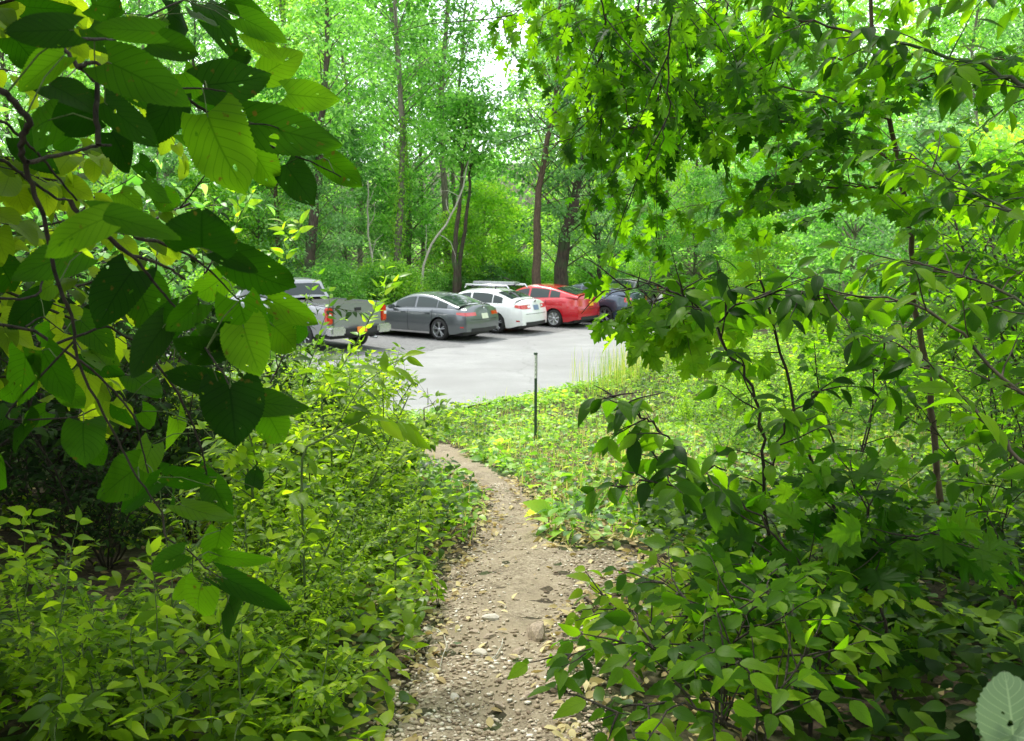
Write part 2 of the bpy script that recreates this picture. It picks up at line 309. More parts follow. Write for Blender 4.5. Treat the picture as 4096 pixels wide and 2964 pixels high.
def asphalt_marks(m):
    nt = m.node_tree; lk = nt.links.new; pr = [n for n in nt.nodes if n.type == 'BSDF_PRINCIPLED'][0]; src = pr.inputs['Base Color'].links[0].from_socket
    tc = N(nt, 'ShaderNodeTexCoord'); mp = N(nt, 'ShaderNodeMapping'); mp.inputs['Rotation'].default_value = (0, 0, -.75); mp.inputs['Scale'].default_value = (.10, .55, 1); lk(tc.outputs['Object'], mp.inputs[0])
    n1 = N(nt, 'ShaderNodeTexNoise'); n1.inputs['Scale'].default_value = 1.; n1.inputs['Detail'].default_value = 6; lk(mp.outputs[0], n1.inputs['Vector']); r1 = ramp(nt, [(.32, (.92, .918, .91)), (.5, (1, 1, 1)), (.7, (.96, .96, .955))]); lk(n1.outputs['Fac'], r1.inputs[0])
    m1 = N(nt, 'ShaderNodeMixRGB', blend_type='MULTIPLY'); m1.inputs[0].default_value = 1; lk(src, m1.inputs[1]); lk(r1.outputs[0], m1.inputs[2])
    n2 = N(nt, 'ShaderNodeTexNoise'); n2.inputs['Scale'].default_value = 1.5; lk(tc.outputs['Object'], n2.inputs['Vector']); ad = N(nt, 'ShaderNodeVectorMath', operation='ADD'); lk(tc.outputs['Object'], ad.inputs[0]); lk(n2.outputs['Color'], ad.inputs[1])
    vo = N(nt, 'ShaderNodeTexVoronoi', feature='DISTANCE_TO_EDGE'); vo.inputs['Scale'].default_value = .28; lk(ad.outputs[0], vo.inputs['Vector'])
    r2 = ramp(nt, [(0, (.45, .45, .44)), (.012, (1, 1, 1))]); lk(vo.outputs['Distance'], r2.inputs[0]); m2 = N(nt, 'ShaderNodeMixRGB', blend_type='MULTIPLY'); m2.inputs[0].default_value = .3; lk(m1.outputs[0], m2.inputs[1]); lk(r2.outputs[0], m2.inputs[2]); lk(m2.outputs[0], pr.inputs['Base Color'])
asphalt_marks(M['asphalt'])
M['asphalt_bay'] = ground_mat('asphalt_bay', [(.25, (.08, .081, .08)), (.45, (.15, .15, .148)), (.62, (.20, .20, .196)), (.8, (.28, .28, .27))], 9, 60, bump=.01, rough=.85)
M['stone'] = plain('stone', (.30, .23, .17), .85, noise=.35, nscale=9)
M['stone_light'] = plain('stone_light', (.46, .41, .35), .8, noise=.2, nscale=14)

# ------------------------------------------------------------------ world and sun
w = bpy.data.worlds.new('World'); sc.world = w; w.use_nodes = True; nt = w.node_tree
for n in list(nt.nodes): nt.nodes.remove(n)
SUN_EL, SUN_AZ = 58, -38          # azimuth from +Y, negative = left of the view
sky = N(nt, 'ShaderNodeTexSky', sky_type='NISHITA'); sky.sun_disc = False; sky.sun_elevation = math.radians(SUN_EL); sky.sun_rotation = math.radians(SUN_AZ)
b1 = N(nt, 'ShaderNodeBackground'); nt.links.new(sky.outputs[0], b1.inputs[0]); b1.inputs[1].default_value = .06
tc = N(nt, 'ShaderNodeTexCoord'); cl = N(nt, 'ShaderNodeTexNoise'); cl.inputs['Scale'].default_value = 3; cl.inputs['Detail'].default_value = 6; nt.links.new(tc.outputs['Generated'], cl.inputs['Vector'])
cr = ramp(nt, [(.3, (.82, .88, .95)), (.7, (1., 1., 1.))]); nt.links.new(cl.outputs['Fac'], cr.inputs[0])
b2 = N(nt, 'ShaderNodeBackground'); nt.links.new(cr.outputs[0], b2.inputs[0]); b2.inputs[1].default_value = 2.3
ad = N(nt, 'ShaderNodeAddShader'); wo = N(nt, 'ShaderNodeOutputWorld')
nt.links.new(b1.outputs[0], ad.inputs[0]); nt.links.new(b2.outputs[0], ad.inputs[1]); nt.links.new(ad.outputs[0], wo.inputs[0])
sd = bpy.data.lights.new('sun', 'SUN'); sd.energy = 5.0; sd.angle = math.radians(9); sd.color = (1, .97, .90)
so = bpy.data.objects.new('sun', sd); C.objects.link(so)
e, a = math.radians(SUN_EL), math.radians(SUN_AZ)
sv = Vector((math.sin(a)*math.cos(e), math.cos(a)*math.cos(e), math.sin(e)))
so.rotation_euler = (-sv).to_track_quat('-Z', 'Y').to_euler(); so.location = sv*60

# ------------------------------------------------------------------ ground sheets
def grid_sheet(name, xs, ys, zoff, mat, keep=None):
    X, Y = np.meshgrid(xs, ys); Z = gz(X, Y) + zoff
    V = np.stack([X, Y, Z], -1).reshape(-1, 3); nx, ny = len(xs), len(ys)
    i = np.arange(ny-1)[:, None]*nx; j = np.arange(nx-1)[None]
    F = np.stack([i+j, i+j+1, i+nx+j+1, i+nx+j], -1).reshape(-1, 4)
    if keep is not None:
        c = V[F].mean(1); F = F[keep(c[:, 0], c[:, 1])]
    return tag(link(name, mesh_np(name, V, [F], mat, smooth=True)), kind='structure')
def axis(a, b, fine_a, fine_b, step, coarse):
    return np.concatenate([np.linspace(a, fine_a, coarse, endpoint=False), np.arange(fine_a, fine_b, step), np.linspace(fine_b, b, coarse)])
grid_sheet('ground', axis(-400, 400, -12, 14, .12, 40), np.concatenate([np.linspace(-60, -2, 12, endpoint=False), np.arange(-2, 17, .12), np.linspace(17, 60, 90, endpoint=False), np.linspace(60, 700, 40)]), 0, M['soil'])
def flat_poly(name, pts, z, mat):
    me = bpy.data.meshes.new(name); me.from_pydata([(x, y, z) for x, y in pts], [], [list(range(len(pts)))]); me.materials.append(mat); me.update()
    return tag(link(name, me), kind='structure')
def wob(pts, amp=.07, step=.25):
    o = []
    for (a, b) in zip(pts[:-1], pts[1:]):
        n = max(1, int(math.dist(a, b)/step))
        for k in range(n):
            t = k/n; o.append((a[0]+(b[0]-a[0])*t + amp*random.uniform(-1, 1), a[1]+(b[1]-a[1])*t + amp*random.uniform(-1, 1)))
    return o + [pts[-1]]
flat_poly('parking_lot', wob(EDGE) + list(reversed(BACK)), .035, M['asphalt'])
def lot_px(px, py):
    r = ray(px, py); t = (CAMZ-.035)/-r[2]; return (r[0]*t, r[1]*t)
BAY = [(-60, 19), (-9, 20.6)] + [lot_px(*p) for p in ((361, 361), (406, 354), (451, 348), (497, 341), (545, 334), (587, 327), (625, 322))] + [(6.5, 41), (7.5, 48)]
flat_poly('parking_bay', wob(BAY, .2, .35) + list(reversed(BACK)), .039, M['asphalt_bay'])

# the trail: left and right edges read from the photograph, carried to the ground
TL = [(402, 741), (412, 700), (424, 660), (434, 630), (438, 600), (446, 575), (462, 562), (480, 545), (492, 520), (488, 500), (470, 482), (452, 474), (425, 462), (402, 447), (380, 436)]
TR = [(575, 741), (572, 700), (568, 660), (566, 630), (580, 605), (604, 590), (640, 572), (630, 556), (555, 550), (540, 525), (528, 500), (515, 480), (470, 458), (452, 447), (425, 436)]
tl = np.array([ground(*p) for p in TL]); tr_ = np.array([ground(*p) for p in TR])
tl = np.concatenate([[[-.55, -2, 0]], [[-.45, 1.2, 0]], tl]); tr_ = np.concatenate([[[.5, -2, 0]], [[.35, 1.2, 0]], tr_])
def trail_in(x, y, grow=0.):
    a = np.interp(y, tl[:, 1], tl[:, 0]) ; b = np.interp(y, tr_[:, 1], tr_[:, 0])
    wv = .05*vnoise(x, y, 6, 2)+.03*vnoise(x, y, 15, 5)
    return (x > a-grow+wv) & (x < b+grow+wv) & (y < tl[-1, 1]+.8)
grid_sheet('trail', np.arange(-3.2, 2.6, .035), np.arange(-2, tl[-1, 1]+.8, .04), .006, M['dirt'], keep=trail_in)

# ------------------------------------------------------------------ stones
def rock_mesh(name, seed, mat, k=2):
    import bmesh
    bm = bmesh.new(); bmesh.ops.create_icosphere(bm, subdivisions=k, radius=1)
    r = np.random.default_rng(seed); dirs = nrm(r.normal(size=(9, 3))); cut = r.uniform(.45, .85, 9)
    for v in bm.verts:
        p = np.array(v.co)
        for d_, c_ in zip(dirs, cut):
            t = p@d_
            if t > c_: p = p - d_*(t-c_)
        v.co = p*(1, .8, .55)
    me = bpy.data.meshes.new(name); bm.to_mesh(me); bm.free(); me.materials.append(mat)
    for p in me.polygons: p.use_smooth = False
    return me
rocks = [rock_mesh('rock', i, M['stone_light'] if i % 3 == 0 else M['stone']) for i in range(9)]
def mesh_arrays(me):
    V = np.empty(len(me.vertices)*3, np.float32); me.vertices.foreach_get('co', V); me.calc_loop_triangles()
    F = np.empty(len(me.loop_triangles)*3, np.int32); me.loop_triangles.foreach_get('vertices', F); return V.reshape(-1, 3), F.reshape(-1, 3)
ra = [mesh_arrays(rock_mesh('pebble', 20+i, None, 1)) for i in range(6)]
def gravel(name, n, test, smin, smax, box, mat, sink=.3, pw=2.5):
    VV = []; FF = []; b = 0; RR = []
    xs = rng.uniform(box[0], box[1], n*4); ys = box[2] + (box[3]-box[2])*rng.random(n*4)**1.8
    ok = test(xs, ys); xs = xs[ok][:n]; ys = ys[ok][:n]; zs = gz(xs, ys)
    for x, y, z in zip(xs, ys, zs):
        V, F = ra[random.randrange(6)]; s = smin + (smax-smin)*random.random()**pw
        th = random.uniform(0, 6.28); c, s_ = math.cos(th), math.sin(th)
        W = V*s*np.array([1, random.uniform(.5, 1), random.uniform(.35, .9)]); W = np.stack([W[:, 0]*c-W[:, 1]*s_, W[:, 0]*s_+W[:, 1]*c, W[:, 2]], 1)
        VV.append(W + (x, y, z + .006 + s*.2)); FF.append(F+b); b += len(V); RR.append(np.full(len(V), random.random()))
    return tag(link(name, mesh_np(name, np.concatenate(VV), [np.concatenate(FF)], mat, rnd=np.concatenate(RR))), 'loose light gravel strewn along the dirt trail', 'gravel', kind='stuff')
def gravel_mat():
    m, nt, out = new_mat('gravel'); lk = nt.links.new
    a_ = N(nt, 'ShaderNodeAttribute', attribute_name='rnd'); rp = ramp(nt, [(0, (.16, .11, .07)), (.35, (.33, .25, .17)), (.7, (.48, .39, .29)), (.92, (.64, .57, .48)), (1, (.8, .74, .67))]); lk(a_.outputs['Fac'], rp.inputs[0])
    pr = N(nt, 'ShaderNodeBsdfPrincipled'); pr.inputs['Roughness'].default_value = .85; lk(rp.outputs[0], pr.inputs['Base Color']); lk(pr.outputs[0], out.inputs[0]); return m
M['gravel'] = gravel_mat()
gravel('gravel', 21000, lambda x, y: trail_in(x, y, .12) & (rng.random(len(x)) < .12+.85*sstep(.05, .45, np.abs(x-.02*y+.02)) + .6*sstep(4.2, 3.4, y)), .003, .020, (-1.5, 2.4, 2.4, 8.5), M['gravel'])
big = [(490, 622, .055, 'broad pale flat stone in the middle of the trail'), (474, 634, .032, 'small rounded stone left of the broad pale stone'), (489, 640, .04, 'brown rounded stone just below the broad pale stone'),
       (428, 633, .035, 'brown pebble on the dark left edge of the trail'), (538, 640, .085, 'large brown pointed rock at the right side of the trail'), (520, 655, .04, 'long tan stone below the large pointed rock'),
       (481, 655, .04, 'tan stone lying beside a curved twig'), (530, 700, .04, 'blocky grey stone near the lower end of the trail'), (556, 690, .06, 'pale block of stone under the leaves right of the trail'),
       (455, 700, .03, 'flat dark pebble at the lower left of the trail'), (500, 712, .03, 'pinkish stone in the loose gravel near the camera'), (578, 660, .045, 'grey stone half under the right hand leaves')]
for i, (px, py, s, lab) in enumerate(big):
    p = ground(px, py); o = link('rock', rocks[(i*4+0) % 9 if i else 0]); o.location = (p[0], p[1], float(gz(p[0], p[1]))+s*.2); o.scale = (s, s*.9, s*.8 if i != 4 else s*1.1)
    o.rotation_euler = (random.uniform(-.2, .2), random.uniform(-.2, .2), random.uniform(0, 6)); tag(o, lab, 'rock', 'larger stones on the trail')
def stick(pts, r, lab, mat='bark_pale'):
    P = np.array([ground(*p) for p in pts]); P[:, 2] = gz(P[:, 0], P[:, 1]) + .014 + np.linspace(0, .01, len(P))
    t = Tubes(); t.add(P, np.linspace(r, r*.4, len(P)), 6); tag(link('stick', t.mesh('stick', M[mat])), lab, 'stick', 'fallen sticks on the trail')
stick([(410, 625), (425, 629), (438, 634), (444, 641), (447, 652), (443, 660), (440, 675)], .0035, 'thin pale curved twig lying at the left edge of the trail')
stick([(452, 659), (470, 661), (495, 662), (506, 661)], .0022, 'straight dark twig lying across the trail gravel', 'twig')
stick([(488, 665), (496, 660), (502, 650), (503, 645)], .004, 'short bent pale twig in the middle of the gravel')
stick([(585, 602), (596, 610), (604, 618)], .008, 'short brown piece of dead wood right of the trail', 'bark_brown')
p = ground(461, 648); lv = Leaves('lance'); lv.add(p+(-.05, 0, .02), (1, -.25, .02), (0, -.45, .9), .115, .028)
tag(link('fallen_leaf', lv.mesh('fallen_leaf', M['pale'])), 'narrow white underside leaf lying on the trail gravel', 'fallen leaf')

# ------------------------------------------------------------------ plants
UP = np.array([0., 0., 1.])
def rv(s=1.): return rng.normal(size=3)*s
def walk(p, d, length, n, wig, lift):
    P = [np.array(p, float)]; d = nrm(d)
    for _ in range(n):
        d = nrm(d + rv(wig) + UP*lift); P.append(P[-1] + d*length/n)
    return np.array(P)
def leafy(lv, P, size, gap, ratio=.55, droop=.3, opp=False, start=.1, jit=.25, facing=(0, -.15, 1), petiole=.15, tubes=None, tip=True, jn=.4):
    seg = np.linalg.norm(np.diff(P, axis=0), axis=1); tot = seg.sum(); s = np.concatenate([[0], np.cumsum(seg)])
    k = max(1, int(tot*(1-start)/gap)); side = random.choice((-1, 1))
    for i in range(k+1):
        t = tot*start + (tot*(1-start))*i/max(k, 1); q = np.array([np.interp(t, s, P[:, c]) for c in range(3)])
        j = min(np.searchsorted(s, t), len(P)-1); d = nrm(P[j]-P[j-1]) if j else nrm(P[1]-P[0])
        sd_ = nrm(np.cross(d, UP+rv(.15)))
        for sg in ((1, -1) if opp else (side,)):
            y = nrm(d*.55 + sd_*sg*.9 + UP*-droop + rv(jit)); n = nrm(np.array(facing) + rv(jn) - y*.0)
            L_ = size*random.uniform(.65, 1.15)
            b = q + y*L_*petiole
            if tubes is not None: tubes.add([q, b], [.0012, .0009], 3)
            lv.add(b, y, n, L_, L_*ratio*random.uniform(.85, 1.15))
        side = -side
    if tip:
        d = nrm(P[-1]-P[-2]); lv.add(P[-1], nrm(d+UP*-droop*.5+rv(.15)), nrm(np.array(facing)+rv(jn)), size*.8, size*.8*ratio)
def grow(tb, lv, p, d, length, r, spec, level=0):
    """spec: levels, ratio, gap per level, leaf settings"""
    n = 6 if length > .5 else 4
    P = walk(p, d, length, n, spec.get('wig', .12), spec.get('lift', .05)[level] if isinstance(spec.get('lift'), (list, tuple)) else spec.get('lift', .03))
    tb.add(P, np.linspace(r, r*.45, len(P)), 5 if level == 0 else 3)
    if level >= spec['levels']:
        leafy(lv, P, **spec['leaf']); return P
    gap = spec['gap'][level]; k = max(1, int(length*(1-spec['bare'][level])/gap)); sgn = 1
    for i in range(k):
        t = spec['bare'][level] + (1-spec['bare'][level])*(i+random.random()*.6)/k; t = min(t, .98)
        f = t*(len(P)-1); a = int(f); q = P[a]+(P[min(a+1, len(P)-1)]-P[a])*(f-a); dd = nrm(P[min(a+1, len(P)-1)]-P[a])
        az = random.uniform(0, 6.28) if level == 0 and dd[2] > .5 else None
        if az is not None: out = np.array([math.cos(az), math.sin(az), 0])
        else: out = nrm(np.cross(dd, UP))*sgn; sgn = -sgn
        grow(tb, lv, q, nrm(dd*spec.get('fwd', .6) + out*.8 + rv(.15)), length*spec['sub']*(1-.45*t)*random.uniform(.7, 1.2), r*.5*(1-.4*t), spec, level+1)
    leafy(lv, P[len(P)//2:], **spec['leaf'])
    return P
def shrub_meshes(name, leafkind, leafmat, stemmat, n, h, spread, spec):
    tb = Tubes(); lv = Leaves(leafkind)
    for i in range(n):
        a = 6.28*i/n + random.uniform(-.4, .4); o = np.array([math.cos(a), math.sin(a), 0])
        hh = h*random.uniform(.6, 1.05)
        grow(tb, lv, o*random.uniform(.02, .12), nrm(UP+o*spread*random.uniform(.3, 1.1)), hh, .004+.006*hh, spec)
    return tb.mesh(name+'_stem', M[stemmat]), lv.mesh(name+'_foliage', M[leafmat]), lv.count()
def plant(name, mm, loc, rz, s, label, cat, group, stem='stem', crown='foliage', mat=None):
    o = empty(name, loc, rz, label, cat, group, s)
    link(stem, mm[0], o); link(crown, mm[1], o); return o

bb = dict(levels=2, gap=[.10, .11], bare=[.12, .08], sub=.42, lift=[.04, .03, .02], wig=.10, fwd=.8, leaf=dict(size=.066, gap=.040, ratio=.52, opp=True, droop=.15, start=.1, jn=.35))
SH = {}
SH['burning'] = [shrub_meshes('burning', k_, 'shrub', 'stem_green', 7, 1.35, .75, {**bb, 'leaf': {**bb['leaf'], 'size': s_, 'gap': g_, 'ratio': r_}}) for k_, s_, g_, r_ in (('small', .060, .038, .55), ('small', .078, .05, .46), ('ovate', .10, .075, .55))]
SH['bright'] = [shrub_meshes('bright', 'small', 'shrub_bright', 'stem_green', 7, 1.2, .9, bb) for _ in range(2)]
wd = dict(levels=1, gap=[.10], bare=[.2], sub=.35, lift=[.05, .0], wig=.1, fwd=.5, leaf=dict(size=.085, gap=.06, ratio=.55, droop=.3, start=.15, jn=.35))
SH['sapling'] = [shrub_meshes('sapling', 'ovate', 'cherry', 'twig', 5, 1.5, .5, wd) for _ in range(3)]
mp = dict(levels=1, gap=[.13], bare=[.3], sub=.4, lift=[.05, .0], wig=.08, fwd=.5, leaf=dict(size=.10, gap=.085, ratio=1., droop=.35, start=.2, jn=.3, opp=True, petiole=.4))
SH['maple'] = [shrub_meshes('maple', 'maple', 'maple', 'twig', 3, 1.7, .45, mp) for _ in range(3)]
gl = dict(levels=2, gap=[.20, .16], bare=[.15, .1], sub=.45, lift=[.03, .0, 0], wig=.1, fwd=.6, leaf=dict(size=.12, gap=.085, ratio=.55, droop=.45, start=.1, jn=.3))
SH['glossy'] = [shrub_meshes('glossy', 'small', 'cherry', 'twig', 7, 3.0, .8, gl) for _ in range(2)]
SH['glossy_bright'] = [(a, b.copy(), c) for a, b, c in SH['glossy']]
for _, b, _ in SH['glossy_bright']: b.materials.clear(); b.materials.append(M['far_leaf'])
print('shrub leaf counts', {k: [v[2] for v in vs] for k, vs in SH.items()})

# -- forest trees
def tree_meshes(name, leafmat, barkmat, H, R, zlow, nclump, nleaf, lsize, r0=.16, lean=.0, trunk=None, crown_top=None, clr=(.6, 1.3), flat=.45):
    tb = Tubes(); lv = Leaves('far')
    if trunk is None:
        n = 12; a = random.uniform(0, 6.28); P = [np.zeros(3)]
        for i in range(n): P.append(P[-1] + np.array([random.uniform(-.12, .12)+lean*math.cos(a), random.uniform(-.12, .12)+lean*math.sin(a), 1])*H/n)
        P = np.array(P)
    else: P = np.array(trunk); n = len(P)-1
    P[0, 2] -= .3
    tb.add(P, r0*np.linspace(1, .22, len(P))**.9, 10)
    zs = P[:, 2]
    def tp(z): return np.array([np.interp(z, zs, P[:, c]) for c in range(3)])
    for i in range(nclump):
        z = zlow + (H*1.03-zlow)*((i+random.random())/nclump)**.85; t = (z-zlow)/(H-zlow)
        rad = R*(.35+.75*math.sin(PI*min(1, .15+.85*t)**.9)) * random.uniform(.25, 1.)
        az = i*2.4+random.uniform(-.5, .5); c = tp(min(z, H)) + np.array([math.cos(az)*rad, math.sin(az)*rad, (z-min(z, H))+rad*.15])
        q = tp(max(zlow*.7, z-rad*.6)); mid = (q+c)/2 + UP*.12*rad + rv(.12)
        tb.add([q, mid, c], [.010+.011*rad, .006+.007*rad, .003], 4)
        cr_ = random.uniform(*clr); m = int(nleaf*random.uniform(.6, 1.3))
        d = nrm(rng.normal(size=(m, 3))); rr = cr_*rng.random(m)**.45
        pos = c + d*rr[:, None]*np.array([1.1, 1.1, flat]); pos += nrm(rng.normal(size=(m, 3)))*.08
        y = nrm(d*np.array([1, 1, .2]) + rng.normal(size=(m, 3))*.5 - UP*.25); nn = nrm(UP*.9 + d*.35 + rng.normal(size=(m, 3))*.45)
        l = lsize*rng.uniform(.7, 1.25, m); lv.add(pos, y, nn, l, l*.6, r=np.clip(random.uniform(.2, .8)+rng.normal(size=m)*.22, 0, 1))
    return tb.mesh(name+'_trunk', M[barkmat]), lv.mesh(name+'_crown', M[leafmat])
TV = []
for k, (lm, bk, H, R, zl, nc, ls) in enumerate([('far_leaf', 'bark_grey', 19, 3.2, 2.5, 95, .21), ('far_leaf_cool', 'bark_dark', 17, 3.4, 2.2, 95, .20), ('far_leaf_yellow', 'bark_grey', 15, 2.6, 2.0, 75, .19),
                                          ('far_leaf', 'bark_dark', 21, 3.0, 4.5, 90, .22), ('far_leaf_cool', 'bark_grey', 14, 3.0, 1.3, 85, .18)]):
    TV.append(tree_meshes('forest', lm, bk, H, R, zl, nc, 125, ls, r0=.15+.01*k, lean=.03))
US = []
for k, (lm, H, R) in enumerate([('far_leaf', 6.5, 2.2), ('far_leaf_yellow', 5, 1.9), ('far_leaf_cool', 7.5, 2.4)]):
    US.append(tree_meshes('under', lm, 'bark_grey', H, R, .5, 56, 165, .15, r0=.06, lean=.05, clr=(.4, .9)))
BS = []
for k, lm in enumerate(['far_leaf_yellow', 'far_leaf', 'far_leaf_cool']):
    BS.append(tree_meshes('bush', lm, 'stem_green', 1.7, 1.0, .15, 26, 110, .10, r0=.02, lean=.05, clr=(.25, .5), flat=.8))

def gp(px, d):                            # a point of the ground d metres ahead under picture column px
    x = (px-512)/FPX*d*1.01; return np.array([x, d, float(gz(x, d))])
nearest = lambda x, y: 'woods'
kinds_t = [('tall mid green tree in the woods behind the parking lot', 0), ('tall cool green tree in the woods behind the parking lot', 1), ('pale yellow green tree in the woods behind the parking lot', 2),
           ('tall tree with high bare trunk in the woods behind the lot', 3), ('broad low branched cool green tree in the woods behind the lot', 4)]
def forest_row(d0, d1, x0, x1, n, s=(.85, 1.15)):
    for i in range(n):
        px = x0 + (x1-x0)*(i+random.uniform(.15, .85))/n; d = random.uniform(d0, d1); p = gp(px, d)
        if (p[1] < back_y(p[0])+1.5 and p[0] < 10) or (d > 50 and 438 < px < 545): continue
        lab, k = random.choice(kinds_t)
        plant('forest_tree', TV[k], p, random.uniform(0, 6.28), random.uniform(*s), lab, 'tree', lab.replace('tree', 'trees').replace('tall', 'tall', 1), 'trunk', 'crown')
forest_row(44, 50, 60, 1000, 9)
forest_row(51, 60, -20, 1060, 12)
forest_row(62, 74, -60, 1100, 16)
forest_row(78, 95, -100, 1150, 16, (1.0, 1.3))
ulab = ['mid green understory tree at the edge of the woods', 'light yellow green understory tree at the edge of the woods', 'dark cool green understory tree at the edge of the woods']
for i in range(26):
    px = -20 + 1060*(i+random.uniform(.1, .9))/26; x = (px-512)/FPX*42; d = max(back_y((px-512)/FPX*38)+random.uniform(2.5, 12), 38); p = gp(px, d); k = random.randrange(3)
    plant('understory_tree', US[k], p, random.uniform(0, 6.28), random.uniform(.75, 1.15), ulab[k], 'small tree', ulab[k]+' (group)', 'trunk', 'crown')
blab = ['yellow green bush lining the back of the parking lot', 'mid green bush lining the back of the parking lot', 'cool green bush lining the back of the parking lot']
for i in range(46):
    x = -22 + 30*(i+random.random())/46; y = back_y(x)+random.uniform(1.0, 4.5); k = random.choice((0, 0, 1, 1, 2))
    plant('roadside_bush', BS[k], (x, y, float(gz(x, y))), random.uniform(0, 6.28), random.uniform(.75, 1.25), blab[k], 'bush', blab[k]+'s', 'stem', 'foliage')

# far wooded hill that closes the view: one mass
lv = Leaves('far'); n = 52000
xx = rng.uniform(-85, 95, n); yy = rng.uniform(98, 112, n); top = 26+5*vnoise(xx, xx*0, .35, 4) - 17*np.exp(-((xx+3)/5.5)**2)
zz = gz(xx, yy) + top*rng.random(n)**.9
dd = nrm(rng.normal(size=(n, 3))); ll = rng.uniform(.5, .85, n)
lv.add(np.stack([xx, yy, zz], 1), nrm(dd - UP*.3), nrm(UP + dd*.8), ll, ll*.7)
far = tag(link('far_woods', lv.mesh('far_woods', M['far_leaf'])), 'distant dense green woods beyond the nearer trees', 'woods', kind='stuff')

# -- trees the photograph singles out, traced trunk by trunk
def traced(name, pix, d, r, label, barkmat='bark_dark', leafmat='far_leaf', zlow=4., H=None, R=2.2, nc=40, vine=False, ls=.2, cat='tree'):
    pts = [at(px, py, d) for px, py in pix]; g = gp(pix[0][0], d); base = np.array([pts[0][0], d, g[2]])
    P = [base] + [p for p in pts if p[2] > base[2]+.5]
    if H is not None and P[-1][2]-base[2] < H:
        dv = (P[-1]-P[-2]); dv = dv/dv[2]; top = P[-1] + dv*(H-(P[-1][2]-base[2]))*np.array([.5, .5, 1]); P.append(top)
    P = np.array(P) - base; Hh = P[-1][2]
    f = np.linspace(0, 1, 18); cs = np.linspace(0, 1, len(P)); P = np.stack([np.interp(f, cs, P[:, c]) for c in range(3)], 1); P[1:-1] += rng.normal(size=(16, 3))*.03*np.array([1, 1, 0])
    mm = tree_meshes(name, leafmat, barkmat, Hh, R, zlow, nc, 110, ls, r0=r, trunk=P, clr=(.5, 1.1)) if nc else None
    o = empty(name, base, 0, label, cat)
    if mm: link('trunk', mm[0], o); link('crown', mm[1], o)
    else:
        t = Tubes(); t.add(P, r*np.linspace(1, .3, len(P)), 8); 
        for i in range(5):
            q = P[5+2*i]; t.add(walk(q, nrm(UP+rv(.6)), random.uniform(.8, 1.8), 5, .2, .05), np.linspace(r*.35, .008, 6), 5)
        link('trunk', t.mesh('trunk', M[barkmat]), o)
    if vine:
        v = Leaves('far'); m = 1500; t = rng.random(m)*vine; th = rng.random(m)*6.28
        q = np.stack([np.interp(t, P[:, 2]/Hh, P[:, c]) for c in range(3)], 1); ra_ = r*(1.1-.6*t)+rng.random(m)**2*.38
        o_ = np.stack([np.cos(th), np.sin(th), 0*th], 1); l = rng.uniform(.08, .15, m)
        v.add(q+o_*ra_[:, None], nrm(o_*.6-UP+rng.normal(size=(m, 3))*.4), nrm(o_+UP*.6+rng.normal(size=(m, 3))*.4), l, l*.8); link('vine', v.mesh('vine', M['far_leaf_yellow']), o)
    return o
traced('oak_tree', [(311, 285), (311, 240), (314, 205), (318, 180), (322, 120), (326, 60)], 37.5, .27, 'thick dark trunked tree rising behind the grey pickup', H=14, zlow=6.5, R=2.6)
traced('slender_tree', [(280, 290), (279, 245), (276, 205), (274, 180), (276, 120)], 38.5, .14, 'thin reddish trunked tree left of the thick dark trunk', 'bark_brown', H=10, zlow=5)
traced('vine_covered_tree', [(396, 285), (398, 240), (401, 190), (402, 140), (400, 80), (396, 20), (394, -30)], 41, .20, 'tall tree whose trunk is wrapped in climbing vine', 'bark_grey', 'far_leaf', H=17, zlow=9, R=2.2, vine=.5)
traced('tall_pale_tree', [(447, 285), (447, 220), (444, 175), (441, 130), (442, 70), (447, 20), (451, -30)], 44, .21, 'tallest tree with pale grey trunk reaching the white sky gap', 'bark_grey', 'far_leaf', H=20, zlow=8, R=2.6, nc=60)
traced('tall_pale_tree', [(456, 285), (456, 220), (452, 160), (458, 100), (463, 40), (468, -20)], 46, .13, 'slim pale tree close behind the tallest pale trunk', 'bark_grey', 'far_leaf', H=19, zlow=8, R=2.4, nc=44)
traced('twin_trunk_tree', [(455, 285), (455, 250), (458, 215), (462, 180), (464, 160)], 40, .15, 'dark trunk leaning a little right beneath the pale dead branch', H=9, zlow=6, R=1.8, nc=26)
traced('twin_trunk_tree', [(459, 285), (460, 262), (465, 225), (469, 190), (471, 165)], 40.6, .13, 'second dark trunk of the pair, right of its twin', H=9, zlow=6, R=1.6, nc=20)
traced('dead_tree', [(421, 290), (425, 262), (434, 240), (449, 220), (459, 200), (465, 180), (469, 160), (472, 140)], 39.4, .065, 'crooked pale dead tree leaning right without leaves', 'bark_pale', nc=0, cat='dead tree')
traced('dead_tree', [(374, 290), (372, 258), (368, 235), (367, 205), (368, 180)], 40, .075, 'thin pale dead sapling left of the vine covered trunk', 'bark_pale', nc=0, cat='dead tree')
traced('leaning_tree', [(536, 285), (537, 262), (539, 240), (536, 215), (540, 180), (546, 150), (552, 120), (556, 80)], 38.5, .22, 'brown trunked tree leaning right above the red car', 'bark_brown', 'far_leaf_cool', H=14, zlow=5.5, R=2.6, nc=44)
traced('thick_trunk_tree', [(562, 285), (561, 262), (566, 230), (576, 200), (584, 160)], 40, .38, 'thick dark trunk standing right behind the red car', 'bark_dark', 'far_leaf_cool', H=13, zlow=2.5, R=3.4, nc=70)
traced('dogwood_tree', [(600, 285), (600, 255), (596, 225), (590, 200)], 42, .13, 'low spreading dark green tree right of the thick trunk', 'bark_dark', 'far_leaf_cool', H=8, zlow=1.5, R=2.8, nc=60, ls=.17)
lo = Tubes(); p0 = gp(475, 42)+(0, 0, .8); lo.add([p0+(-.2, 0, .3), p0+(1.2, .3, .9-.3), p0+(3.0, .4, -.1)], [.06, .05, .03], 6)
